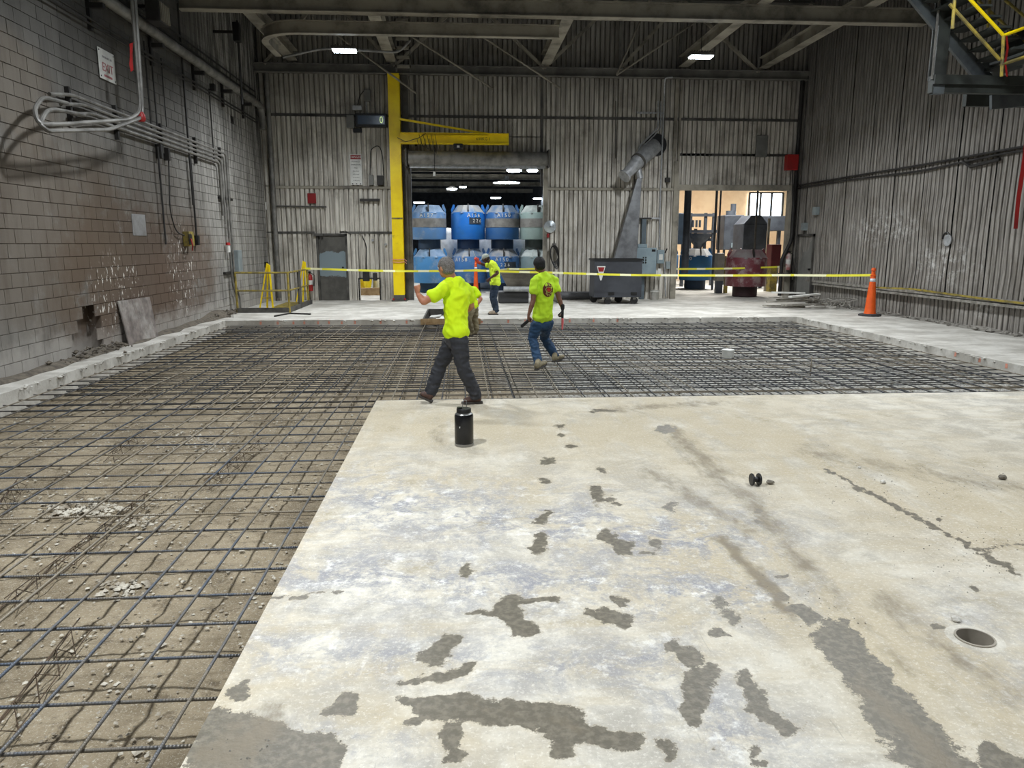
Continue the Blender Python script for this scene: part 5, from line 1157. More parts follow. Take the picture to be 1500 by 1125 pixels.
for x in (a.x + .1, b.x - .2): MB().box((x, 31.3, 0), (x + .12, 31.45, b.z)).build('leg', m_mach, t)
for k in range(3):
    tag(MB().cyl((6.4, 30 + 2.4 * k, 5.9 - .1 * k), (XR + 10, 30 + 2.4 * k, 6.3 - .1 * k), .07, 8).build('overhead_pipe', m_white, None), ORD[k] + ' nearest pale overhead pipe crossing the right room', 'pipe', 'overhead pipes of the right room')

# ================================================================ caution tapes
m_tape = bpy.data.materials.new('caution_tape'); n = NT(m_tape)
sp = n.N.new('ShaderNodeSeparateXYZ'); n.lk(n.pos, sp.inputs[0])
wvv = n.math('GREATER_THAN', n.math('FRACT', n.math('MULTIPLY', n.math('ADD', sp.outputs[0], sp.outputs[1]), 1.1)), .68)
n.lk(n.mix(wvv, lin((232, 226, 70)), lin((242, 240, 196))), n.b.inputs['Base Color']); n.b.inputs['Roughness'].default_value = .4
def tape(pts, lab, w=.07, sag=.02, mat=None):
    v = []; P_ = [Vector(p) for p in pts]; full = []
    for a, b in zip(P_[:-1], P_[1:]):
        for k in range(12): t = k / 12; p = a.lerp(b, t); p.z -= sag * 4 * t * (1 - t); full.append(p)
    full.append(P_[-1])
    for i, p in enumerate(full):
        tw = .5 * mnoise.noise(Vector((i * .21, 0, p.x))); v += [p + Vector((0, math.sin(tw) * w / 2, w / 2 * math.cos(tw))), p - Vector((0, math.sin(tw) * w / 2, w / 2 * math.cos(tw)))]
    o = MB().add(v, [(2 * i, 2 * i + 2, 2 * i + 3, 2 * i + 1) for i in range(len(full) - 1)]).build('caution_tape', mat or m_tape, None, fix=False); return tag(o, lab, 'tape')
cn = Vector((10.35, 18.1, 0))
tape([(RX, 22.3, 1.09), (XL * 0 - 1.9, 21.9, PX(583, 397, y=21.9).z), PX(700, 396, y=21.7), PX(800, 399, y=21.6), PX(940, 403, y=21.4), PX(1160, 403, y=20), (cn.x - .03, cn.y, PX(1280, 403, y=cn.y).z)], 'long yellow caution tape stretched across the hall in front of the far wall', .06, .01)
tape([PX(698, 397, y=28 - .75 - .1), PX(745, 394, y=26.5), (DR - .05, YB + .2, PX(793, 393, y=YB + .2).z)], 'second caution tape crossing the roll-up doorway from the back cone', .06)
tape([(OL + .02, YB + .15, PX(999, 394, y=YB + .15).z), (OR - .02, YB + .12, PX(1153, 391, y=YB).z)], 'second caution tape across the right doorway', .06)
tape([(cn.x + .05, cn.y, .72), (XR - .16, 17.3, .72), (XR - .16, 14.5, .66), (XR - .16, 11, .66)], 'dirty yellow tape trailing from the right cone along the wall ledge', .045, .0, m_yelold)

# ================================================================ cones
m_or = M('cone_orange', (240, 98, 24), .5, var=(222, 86, 20)); m_refl = M('reflective_white', (222, 226, 232), .35)
def cone(c, lab, flip=False):
    t = thing('traffic_cone', c, lab, 'cone')
    if flip: t.scale = (.72, .72, 1.06)
    MB().lathe([(0, 0), (.27, 0), (.27, .04), (.25, .055), (.16, .06)], c, 8, PI / 8).build('rubber_base', M('base_rubber', (58, 58, 60), .7), t, smooth='auto')
    MB().lathe([(.15, .055), (.13, .12), (.095, .62), (.06, .98), (.055, 1.0), (.075, 1.02), (.05, 1.04), (.042, 1.12), (.06, 1.14), (.045, 1.2), (0, 1.21)], c, 24).build('cone_body', m_or, t, smooth='auto')
    for z0, z1 in ((.66, .78), (.86, .94)) if not flip else ((.56, .72), (.84, .9)):
        r = lambda z: .13 + (.06 - .13) * (z - .12) / .86 + .003
        MB().lathe([(r(z0), z0), (r(z1), z1)], c, 24).build('reflective_band', m_refl, t, smooth=True)
    MB().lathe([(.052, 1.0), (.054, 1.03)], c, 16).build('tape_loop', m_red, t, smooth=True)
    return t
cone(cn, 'orange traffic cone on the right ledge holding the end of the tape')
cy_ = 27.0
p = PX(697, 424, z=0); cone(Vector((PX(697, 400, y=cy_).x, cy_, .02)), 'orange traffic cone in front of the stacked bins', True)

# ================================================================ formed trench with boards
fb = thing('form_boards', (-.25, PYF, 0), 'timber formwork boards boxing in the small trench behind the walking worker', 'formwork')
MB().box((TX0 - .05, PYF - .045, -.13), (TX1 + .05, PYF - .005, .015)).build('front_board', m_wood, fb, bevel=.004)
MB().box((TX0 + .003, PYF, -.18), (TX0 + .04, TY1 - .01, .02)).build('side_board', m_steel, fb)
MB().box((TX1 - .04, PYF, -.18), (TX1 - .003, TY1 - .01, .02)).build('side_board', m_steel, fb)
MB().box((TX0 + .04, TY1 - .05, -.19), (TX1 - .04, TY1 - .012, .02)).build('back_board', m_steel, fb)
rr = random.Random(4); mb = MB()
for k in range(70): mb.rock((rr.uniform(TX0 + .12, TX1 - .12), rr.uniform(PYF + .1, TY1 - .2), -.17 + rr.random() * .05), rr.uniform(.04, .11), .6, k)
tag(mb.build('debris', m_dust, None, kind='stuff'), 'pale broken concrete debris filling the boxed trench', 'debris')
for k in range(5):
    x = rr.uniform(TX0 + .1, TX1 - .3); y = PYF + .15 + .2 * k; z = -.05
    o = MB().prism([(x, y, z), (x + .28, y + .04, z + .02), (x + .3, y + .2, z + .05), (x + .05, y + .18, z + .03)], (0, 0, .01)).build('paper_scrap', m_white, None)
    tag(o, ORD[k] + ' nearest white scrap lying on the debris in the boxed trench', 'scrap', 'white scraps in the trench')

# ================================================================ scrap pile by the right wall
pc = PX(1180, 452, z=0); rr = random.Random(9)
ms = M('dusty_lumber', (170, 166, 156), .9, var=(134, 130, 122), vs=5)
for k in range(9):
    a = rr.uniform(-.35, .35); L = rr.uniform(.9, 1.7); x = pc.x - .2 + rr.uniform(-.35, .25); y = pc.y + rr.uniform(-.4, .5); z = .03 + .05 * k
    d = Vector((math.cos(a) * L / 2, math.sin(a) * L / 2, rr.uniform(-.02, .05) * L))
    o = MB().bar(Vector((x, y, z)) - d, Vector((x, y, z + .02)) + d, rr.uniform(.08, .16), .04).build('scrap_board', ms if k < 7 else m_white, None)
    tag(o, ORD[k] + ' scrap board from the bottom of the pile by the grey side door', 'board', 'boards of the scrap pile')
mb = MB()
for k in range(14):
    c = Vector((pc.x + .75 + rr.uniform(-.45, .45), pc.y + rr.uniform(-.3, .3), .08)); pts = []
    for q in range(7): pts.append(c + Vector((rr.uniform(-.3, .3), rr.uniform(-.25, .25), rr.uniform(-.05, .22))))
    mb.tube(arc_path(pts, .1, 3), .014, 5)
tag(mb.build('wire_tangle', M('dusty_wire', (150, 146, 138), .8), None, kind='stuff'), 'tangle of dusty wire and straps right of the scrap boards', 'wire')
mb = MB()
for k in range(260): y = 10 + 12.6 * rr.random(); mb.rock((XR - abs(rr.gauss(0, .13)) + .02, y, .01 + .03 * rr.random()), rr.uniform(.015, .06) * (1.6 if y < 15 else 1), .7, k)
mbr = mb
ysd = np.arange(9.0, 22.7, .1); v = []
for y in ysd:
    h = .05 + .06 * mnoise.noise(Vector((y * 1.1, 0, 7))); w_ = .22 + .12 * mnoise.noise(Vector((y, 3, 7)))
    v += [(XR + .06, y, max(h, .02)), (XR - w_ * .4, y, max(h * .5, .01)), (XR - w_, y, -.003)]
tag(mbr.add(v, [q for i in range(len(ysd) - 1) for q in ((i * 3, i * 3 + 1, i * 3 + 4, i * 3 + 3), (i * 3 + 1, i * 3 + 2, i * 3 + 5, i * 3 + 4))]).build('dust_drift', m_dust, None, kind='stuff'), 'drift of grey dust and rubble along the foot of the right ribbed wall', 'dust')
# loose cut panel hole on the right wall
p = PX(1390, 352, x=XR - .06)
tag(MB().lathe([(0, 0), (.13, 0), (.13, .02), (0, .02)], (XR - .08, p.y, p.z), 18, M4=Matrix.Rotation(-PI / 2, 4, 'Y')).build('round_cover', m_galv, None), 'round pale cover plate on the dented right wall', 'plate')
tag(MB().tube([(XR - .07, PX(1390, 352, x=XR).y + .13 * math.cos(t / 10 * PI * 1.2), p.z + .14 * math.sin(t / 10 * PI * 1.2) + .03) for t in range(11)], .02, 6).build('torn_edge', m_black, None), 'dark torn sheet edge curling over the round cover plate', 'edge')

# ================================================================ stair at the top right
sy, sz = 12.0, 4.18
st = thing('steel_stair', (7.6, sy, sz), 'dark steel stair and landing with yellow handrails at the top right corner', 'stair')
m_st = M('stair_grey_steel', (98, 104, 106), .5, .3, var=(76, 80, 84)); m_std = M('stair_dark_steel', (62, 66, 62), .6, .2, var=(48, 50, 48))
MB().box((7.56, sy, sz), (XR - .1, sy + .12, sz + .12)).box((7.56, sy - .05, sz + .12), (XR - .1, sy + .12, sz + .26)).build('landing_channel', m_std, st)
MB().box((8.9, sy + 1.1, sz), (XR - .1, sy + 1.2, sz + .26)).build('landing_channel', m_std, st)
MB().box((9.4, sy - .82, sz + .1), (XR - .1, sy - .74, sz + .2)).build('landing_channel', m_std, st)
MB().box((7.58, sy - .01, sz - .02), (7.76, sy + .1, sz + .2)).build('corner_bracket', m_st, st)
MB().ibeam((7.68, sy + .1, sz + .2), (7.68, sy + .1, 9.3), .2, .16, .02, up=(0, 1, 0)).build('hanger_post', m_std, st)
MB().tube([(7.55, sy + .02, sz + .2), (7.54, sy + .02, 6.2)], .02, 6).build('hose_line', m_cond, st)
def stringer(y, m, px):
    P4 = [PX(u, v, y=y) for u, v in px]; e0 = (P4[0] - P4[1]); e1 = (P4[3] - P4[2])
    return MB().prism([P4[0] + e0 * .8, P4[1], P4[2], P4[3] + e1 * .8], (0, .06, 0)).build('stringer', m, st)
stringer(sy + .14, m_st, ((1353, 0), (1455, 111), (1425, 111), (1334, 0)))
qa = PX(1446, 104, y=sy + .2); qb = PX(1368, 18, y=sy + .2)
for k in range(9):
    q = qa.lerp(qb, k / 6); MB().box((q.x - .1, sy - .72, q.z - .03), (q.x + .16, sy + .12, q.z)).build('tread', m_std, st)
for k in range(7):   # second flight seen beyond the landing, climbing away to the right
    x = 8.95 + .26 * k; MB().box((x, sy + .25, sz + .45 + .21 * k), (x + .27, sy + 1.05, sz + .49 + .21 * k)).build('tread', m_std, st)
MB().prism([(8.6, sy + 1.08, sz + .26), (9.0, sy + 1.08, sz + .26), (11.0, sy + 1.08, sz + 1.95), (10.7, sy + 1.08, sz + 2.1)], (0, .06, 0)).build('stringer', m_std, st)
n0 = PX(1470, 52, y=sy - .78); n1 = PX(1466, 110, y=sy - .78); f0 = PX(1418, -4, y=sy - .78)
def rail(nm, pts, r=.024, m=None): return MB().tube(pts, r, 8).build(nm, m or m_yelold, st, smooth='auto')
rail('handrail', [f0 + (f0 - n0) * .3, n0], m=m_yel); rail('post', [n0, PX(1467, 112, y=sy - .78)]); rail('handrail', [n0, PX(1530, 30, y=sy - .78)], m=m_yel); rail('mid_rail', [PX(1466, 95, y=sy - .78), PX(1530, 74, y=sy - .78)])
rail('mid_rail', [PX(1391, 6, y=sy - .78), PX(1465, 88, y=sy - .78)]); rail('post', [PX(1399, -10, y=sy - .78), PX(1395, 42, y=sy - .78)])
rail('handrail', [PX(1472, 0, y=sy + 1.1), PX(1520, 40, y=sy + 1.1)]); rail('mid_rail', [PX(1432, 0, y=sy + 1.1), PX(1515, 76, y=sy + 1.1)]); rail('post', [PX(1450, 0, y=sy + 1.1), PX(1447, 40, y=sy + 1.1)])
MB().prism([PX(1453, 139, y=sy + .3), PX(1560, 139, y=sy + .3), PX(1560, 150, y=sy + .3), PX(1453, 160, y=sy + .3)], (0, .06, 0)).build('lower_stringer', m_st, st)
def ribbon(pts, lab, w=.02):
    v = [];
    for i, p in enumerate(pts): v += [p + Vector((-w * (1 + .3 * (i % 2)), 0, 0)), p + Vector((w * (1 + .2 * (i % 3)), .02, 0))]
    o = MB().add(v, [(2 * i, 2 * i + 1, 2 * i + 3, 2 * i + 2) for i in range(len(pts) - 1)]).build('red_ribbon', m_red, None, fix=False); return tag(o, lab, 'ribbon')
ribbon([PX(u, v, y=sy - .8) for u, v in ((1475, 50), (1477, 70), (1473, 90), (1476, 112))], 'red ribbon tied to the yellow stair rail at the top right')
ribbon([PX(u, v, y=sy - .1) for u, v in ((1510, 140), (1506, 200), (1499, 245), (1493, 290), (1488, 335))], 'long red ribbon hanging at the right edge of the photo', .04)

# ================================================================ small things on the slab

jx, jy = PX(680, 652, z=0).x, PX(680, 652, z=0).y
jug = thing('insulated_jug', (jx, jy, 0), 'tall black insulated jug with a wire handle standing on the slab', 'jug'); JS = .8
m_jb = M('gloss_black_enamel', (12, 14, 17), .22, var=(16, 18, 22)); m_ss = M('brushed_steel', (150, 150, 148), .3, .8)
MB().lathe([(.0, .026), (.098, .026), (.104, .04), (.104, .345), (.098, .365)], (jx, jy, 0), 40).build('jug_body', m_jb, jug, smooth='auto')
MB().lathe([(0, 0), (.098, 0), (.105, .006), (.105, .03), (0, .03)], (jx, jy, 0), 40).build('steel_base', m_ss, jug, smooth='auto')
MB().lathe([(.098, .362), (.088, .378), (.074, .385)], (jx, jy, 0), 40).build('steel_shoulder', m_ss, jug, smooth='auto')
lid = MB().lathe([(.074, .38), (.08, .384), (.08, .425), (.076, .43), (.0, .43)], (jx, jy, 0), 32).build('lid', m_black, jug, smooth='auto')
MB().lathe([(.03, .43), (.032, .445), (.0, .447)], (jx - .045, jy - .01, 0), 20).build('pour_cap', m_black, lid, smooth='auto')
hd = MB().tube(arc_path([(jx - .015, jy - .03, .43), (jx - .008, jy - .03, .51), (jx + .0, jy - .0, .525), (jx + .032, jy + .0, .52), (jx + .028, jy - .02, .44), (jx + .022, jy - .03, .40)], .012), .0045, 8).build('wire_handle', m_ss, jug, smooth='auto')
MB().box((jx - .052, jy - .1045, .225), (jx - .042, jy - .09, .24)).build('logo_mark', m_white, jug)
jug.scale = (.82, .82, .80)
sp_ = PX(1106, 711, z=0)
spl = thing('wire_spool', sp_, 'small empty black plastic spool standing on the slab at right', 'spool')
for dx in (-.032, .032):
    fl = MB().lathe([(.0, -.009), (.052, -.009), (.056, 0), (.052, .009), (0, .009)], (sp_.x + dx, sp_.y, .056), 24, M4=Matrix.Rotation(PI / 2, 4, 'Y')).build('flange', m_black, spl, smooth='auto')
MB().cyl((sp_.x - .03, sp_.y, .056), (sp_.x + .03, sp_.y, .056), .024, 18).build('core', m_black, spl, smooth='auto')
spl.scale = (.85,) * 3
p = PX(1066, 523, z=-.105)
wr = thing('white_roll', (p.x, p.y, -.104), 'white round tub lying on the steel grid right of the workers', 'tub')
MB().lathe([(0, 0), (.095, 0), (.1, .01), (.1, .12), (.0, .12)], (p.x, p.y, -.104), 28).build('tub_body', m_white, wr, smooth='auto')
MB().lathe([(.104, .1), (.106, .105), (.106, .128), (.1, .132), (0, .13)], (p.x, p.y, -.104), 28).build('tub_lid', m_white, wr, smooth='auto')
def stone(u, v, r, lab, mt, seed):
    p = PX(u, v, z=0); o = MB()
    bm = bmesh.new(); bmesh.ops.create_icosphere(bm, subdivisions=2, radius=r)
    for q in bm.verts: q.co *= 1 + .35 * mnoise.noise(q.co * (1.4 / r) + Vector((seed, 0, 0))); q.co.z *= .6
    zmin = min(q.co.z for q in bm.verts)
    o.add([(q.co.x + p.x, q.co.y + p.y, q.co.z - zmin) for q in bm.verts], [[w_.index for w_ in f.verts] for f in bm.faces]); bm.free()
    tag(o.build('stone', mt, None), lab, 'stone')
m_wst = M('white_stone', (222, 220, 212), .9, var=(190, 186, 178), vs=20); m_gst = M('grey_stone', (128, 122, 110), .9, var=(96, 90, 80), vs=20)
stone(1400, 910, .022, 'white stone beside the round floor hole', m_wst, 1); stone(1128, 709, .028, 'brown stone just right of the black spool', m_gst, 2)
stone(1293, 708, .022, 'pale flat stone on the slab right of the black spool', m_wst, 3); stone(1468, 702, .03, 'tan stone near the right edge of the photo', m_gst, 5); stone(1259, 686, .014, 'small pale stone on the slab above the pale flat stone', m_wst, 6)
rr = random.Random(12); mb = MB()
for k in range(420):
    u, v = rr.choice(((1270, 680), (1420, 790), (1330, 720), (1450, 700), (1180, 890), (330, 1105), (1230, 730), (1460, 820)));  u += rr.gauss(0, 60); v += rr.gauss(0, 22)
    if not (590 < v < 1120 and (v > 1040 or u > 1000)): continue
    if v > 1060 and u < 600 and u < 300 + 60: u += 40
    p = PX(u, v, z=0); 
    if p.x < SX + .05 or p.x > XR: continue
    mb.rock((p.x, p.y, .002), rr.uniform(.002, .006), .6, k)
tag(mb.build('grit', m_dust, None, kind='stuff'), 'fine pale grit scattered on the slab', 'grit')
# ================================================================ people
TMP = bpy.data.scenes.new('scratch')
def fr(d, up=(0, 0, 1)):
    d = Vector(d).normalized(); up = Vector(up); s = d.cross(up)
    if s.length < .05: s = d.cross(Vector((0, 1, 0)))
    s.normalize(); return d, s, s.cross(d)
class Body:
    """tapered limbs gathered in one soup, grown together by a voxel remesh into one continuous skin"""
    def __init__(s): s.mb = MB()
    def limb(s, pts, rs, side=None, n=16):
        """pts: centres; rs: radius or (side radius, depth radius); side: vector of the first radius"""
        P_ = [Vector(p) for p in pts]; R_ = [r if isinstance(r, tuple) else (r, r) for r in rs]
        d0 = (P_[1] - P_[0]).normalized(); d1 = (P_[-1] - P_[-2]).normalized()
        k0 = min(R_[0]); k1 = min(R_[-1]); pp = []; rr_ = []
        for t in (.95, .6, .3): pp.append(P_[0] - d0 * k0 * t * .8); rr_.append(tuple(q * math.sqrt(1 - t * t) for q in R_[0]))
        pp += P_; rr_ += R_
        for t in (.3, .6, .95): pp.append(P_[-1] + d1 * k1 * t * .8); rr_.append(tuple(q * math.sqrt(1 - t * t) for q in R_[-1]))
        v = []; k = len(pp)
        sl = [Vector(q) for q in side] if isinstance(side, list) else None
        if sl: sl = [sl[0]] * 3 + sl + [sl[-1]] * 3
        sd = Vector(side) if side is not None and not sl else None
        for i, p in enumerate(pp):
            d = (pp[min(i + 1, k - 1)] - pp[max(i - 1, 0)]).normalized()
            if sl: sd = sl[i]
            if sd is None:
                sd = d.cross(Vector((0, 0, 1)))
                if sd.length < .1: sd = Vector((1, 0, 0))
            a = (sd - d * sd.dot(d)).normalized(); b = d.cross(a)
            for q in range(n): th = 2 * PI * q / n; v.append(p + a * math.cos(th) * rr_[i][0] + b * math.sin(th) * rr_[i][1])
        f = [(i * n + q, i * n + (q + 1) % n, (i + 1) * n + (q + 1) % n, (i + 1) * n + q) for i in range(k - 1) for q in range(n)]
        f += [tuple(range(n))[::-1], tuple((k - 1) * n + q for q in range(n))]
        s.mb.add(v, f); return s
    def ell(s, c, r, axes):
        ax, ay, az = axes; v = []; f = []; n = 16; m = 10
        for i in range(1, m):
            t = PI * i / m
            for q in range(n):
                p = 2 * PI * q / n; v.append(Vector(c) + ax * r[0] * math.sin(t) * math.cos(p) + ay * r[1] * math.sin(t) * math.sin(p) + az * r[2] * math.cos(t))
        v += [Vector(c) + az * r[2], Vector(c) - az * r[2]]
        f = [(i * n + q, i * n + (q + 1) % n, (i + 1) * n + (q + 1) % n, (i + 1) * n + q) for i in range(m - 2) for q in range(n)]
        T = len(v) - 2; f += [(q, (q + 1) % n, T) for q in range(n)] + [((m - 2) * n + (q + 1) % n, (m - 2) * n + q, T + 1) for q in range(n)]
        s.mb.add(v, f); return s
    def hand(s, w, d, nrm, curl=.5, side=1, sc=1.0):
        """w wrist, d pointing direction, nrm palm normal; side +1/-1 puts the thumb on either edge"""
        d = Vector(d).normalized(); nrm = Vector(nrm); nrm = (nrm - d * nrm.dot(d)).normalized(); a = d.cross(nrm)
        s.limb([w, w + d * .05 * sc, w + d * .088 * sc], [(.026 * sc, .019 * sc), (.039 * sc, .016 * sc), (.038 * sc, .013 * sc)], a)
        for i, (o, L) in enumerate(((.030, .072), (.010, .082), (-.011, .076), (-.031, .060))):
            p = Vector(w) + d * .085 * sc + a * o * side * sc; dd = d.copy(); pts = [p]; c = curl * (1 + .08 * i)
            for q, sg in enumerate((.45, .31, .24)):
                dd = Matrix.Rotation(c * (1.15 if q else .8), 3, a) @ dd
                p = p + dd * L * sg * sc; pts.append(p)
            s.limb(pts, [.0095 * sc, .009 * sc, .008 * sc, .007 * sc], a, 8)
        p = Vector(w) + d * .028 * sc + a * .028 * side * sc; d1 = (d * .55 + a * .75 * side + nrm * .35).normalized(); p1 = p + d1 * .036 * sc; d2 = (d * .8 + nrm * (.5 + curl * .4) + a * .1 * side).normalized()
        if curl > 1.2: d1 = (d * .85 + a * .25 * side + nrm * .45).normalized(); p1 = p + d1 * .034 * sc; d2 = (nrm * .5 - a * .8 * side + d * .25).normalized()
        s.limb([p, p1, p1 + d2 * .03 * sc, p1 + d2 * .03 * sc + (d2 + nrm * .4 * curl).normalized() * .022 * sc], [.012 * sc, .011 * sc, .0095 * sc, .008 * sc], nrm, 8)
        return s
    def build(s, name, mat, parent=None, voxel=.008, smooth=4, wr=0., wsc=9., stretch=(1, 1, .5), cut=None):
        me = bpy.data.meshes.new('tmp'); me.from_pydata([tuple(p) for p in s.mb.v], [], s.mb.f)
        bm = bmesh.new(); bm.from_mesh(me); bmesh.ops.recalc_face_normals(bm, faces=bm.faces); bm.to_mesh(me); bm.free()
        o = bpy.data.objects.new('tmp', me); TMP.collection.objects.link(o)
        m = o.modifiers.new('r', 'REMESH'); m.mode = 'VOXEL'; m.voxel_size = voxel
        m = o.modifiers.new('s', 'SMOOTH'); m.iterations = smooth; m.factor = .5
        
        with bpy.context.temp_override(scene=TMP, view_layer=TMP.view_layers[0]):
            dg = bpy.context.evaluated_depsgraph_get(); dg.update(); e = bpy.data.meshes.new_from_object(o.evaluated_get(dg))
        bpy.data.objects.remove(o)
        if cut:
            bm = bmesh.new(); bm.from_mesh(e)
            for (co, no) in cut:
                bmesh.ops.bisect_plane(bm, geom=bm.verts[:] + bm.edges[:] + bm.faces[:], plane_co=co, plane_no=no, clear_outer=True)
            bm.to_mesh(e); bm.free()
        if wr:
            cos = [v.co.copy() for v in e.vertices]; nos = [v.normal.copy() for v in e.vertices]; out = []
            for co_, no_ in zip(cos, nos):
                q = Vector((co_.x * stretch[0], co_.y * stretch[1], co_.z * stretch[2])) * wsc
                k = mnoise.noise(q); k = (1 - abs(k) * 2.2) * .7 + .5 * mnoise.noise(q * 2.3 + Vector((3, 1, 2)))
                out += list(co_ + no_ * wr * k)
            e.vertices.foreach_set('co', out)
        if parent is not None: e.transform(wm(parent).inverted())
        e.materials.clear(); e.materials.append(mat); e.polygons.foreach_set('use_smooth', [True] * len(e.polygons))
        r = bpy.data.objects.new(name, e); COL.objects.link(r)
        if parent is not None: r.parent = parent
        return r
def head(b, c, f, up, sc=1.0):
    """skull, jaw, nose, ears, brow; returns the head frame"""
    f = Vector(f).normalized(); up = Vector(up); r = f.cross(up).normalized(); u = r.cross(f); ax = (r, f, u)
    c = Vector(c)
    b.ell(c + u * .012 * sc - f * .008 * sc, (.076 * sc, .096 * sc, .098 * sc), ax)
    b.ell(c - u * .045 * sc + f * .030 * sc, (.056 * sc, .062 * sc, .066 * sc), ax)
    b.ell(c - u * .085 * sc + f * .056 * sc, (.028 * sc, .026 * sc, .022 * sc), ax)
    b.limb([c + u * .012 * sc + f * .088 * sc, c - u * .022 * sc + f * .108 * sc, c - u * .03 * sc + f * .1 * sc], [.009 * sc, .013 * sc, .014 * sc], r, 8)
    b.limb([c + u * .026 * sc + f * .084 * sc - r * .04 * sc, c + u * .03 * sc + f * .091 * sc, c + u * .026 * sc + f * .084 * sc + r * .04 * sc], [.009 * sc] * 3, u, 8)
    b.limb([c - u * .055 * sc + f * .086 * sc - r * .02 * sc, c - u * .054 * sc + f * .093 * sc, c - u * .055 * sc + f * .086 * sc + r * .02 * sc], [.007 * sc] * 3, u, 8)
    for q in (-1, 1): b.ell(c - u * .01 * sc - f * .005 * sc + r * q * .077 * sc, (.010 * sc, .020 * sc, .031 * sc), ax)
    return c, r, f, u
def face_parts(root, fr_, sc, skin_eye):
    c, r, f, u = fr_
    for q in (-1, 1):
        Body().ell(c + u * .006 * sc + f * .077 * sc + r * q * .031 * sc, (.012 * sc,) * 3, (r, f, u)).mb.build('eye', m_white, root, smooth=True)
        Body().ell(c + u * .006 * sc + f * .087 * sc + r * q * .031 * sc, (.005 * sc,) * 3, (r, f, u)).mb.build('pupil', m_black, root, smooth=True)
def boot(root, ankle, heel, toe, mat, solem, name='boot', sc=1.0):
    """heel and toe: sole contact points"""
    heel = Vector(heel); toe = Vector(toe); d = (toe - heel); L = d.length; d.normalize(); up = Vector((0, 0, 1)); s = d.cross(up).normalized(); u = s.cross(d)
    b = Body(); ank = Vector(ankle)
    b.limb([heel + d * .045 + u * .055, heel + d * L * .4 + u * .06, heel + d * L * .68 + u * .048, toe - d * .04 + u * .04], [(.038, .042), (.042, .045), (.05, .034), (.042, .028)], s)
    b.limb([heel + d * .06 + u * .07, ank.lerp(heel + d * .07 + u * .12, .5), ank + Vector((0, 0, .02))], [(.043, .05), (.044, .05), (.05, .055)], s)
    o = b.build(name, mat, root, .008, 3, wr=.003, wsc=20)
    mb = MB(); pr = []; 
    for (t, w_) in ((0, .028), (.08, .036), (.35, .034), (.65, .05), (.85, .047), (.96, .03), (1.0, .012)): pr.append((t, w_))
    top = [heel + d * L * t + s * w_ for t, w_ in pr] + [heel + d * L * t - s * w_ for t, w_ in reversed(pr)]
    mb.prism(top, u * .026).build('sole', solem, o, bevel=.004)
    return o
m_sk1 = M('tanned_skin', (196, 138, 108), .55, var=(180, 118, 92), vs=9); m_sk2 = M('brown_skin', (122, 84, 64), .5, var=(104, 70, 54), vs=9); m_sk3 = M('dark_skin', (98, 64, 50), .5, var=(84, 54, 42), vs=9)
def cloth(name, c, c2, dirt=None, rough=.8, bsc=60):
    return M(name, c, rough, var=c2, vs=3, dirt=dirt, ds=3, da=(.5, .7), bump=.15, bs=bsc, bd=.004)
m_hv1 = cloth('hi_vis_yellow_shirt', (224, 255, 8), (212, 248, 12)); m_hv2 = cloth('lime_shirt', (206, 246, 44), (190, 232, 42)); m_hv3 = cloth('pale_hi_vis_shirt', (228, 255, 60), (214, 246, 60))
m_jn1 = cloth('charcoal_work_trousers', (48, 50, 56), (34, 36, 42), (76, 76, 80)); m_jn2 = cloth('blue_jeans', (42, 74, 106), (26, 50, 80), (84, 104, 124)); m_jn3 = cloth('dark_blue_jeans', (34, 52, 74), (24, 36, 54), (60, 76, 94))
m_bt1 = M('brown_boot_leather', (88, 62, 52), .7, var=(60, 44, 40), vs=12); m_bt2 = M('tan_boot_leather', (142, 132, 104), .8, var=(110, 100, 78), vs=12); m_bt3 = M('pale_boot_leather', (176, 160, 138), .8, var=(140, 126, 108), vs=12)
m_so = M('boot_sole_rubber', (70, 66, 62), .8)
def hairmat(name, a, b_):
    m = bpy.data.materials.new(name); n = NT(m); c = n.mix(n.ramp(n.noise(70, 4, rough=.7), .4, .6), lin(a), lin(b_)); n.lk(c, n.b.inputs['Base Color']); n.b.inputs['Roughness'].default_value = .75; n.bump(n.noise(90, 4), .8, .006); return m
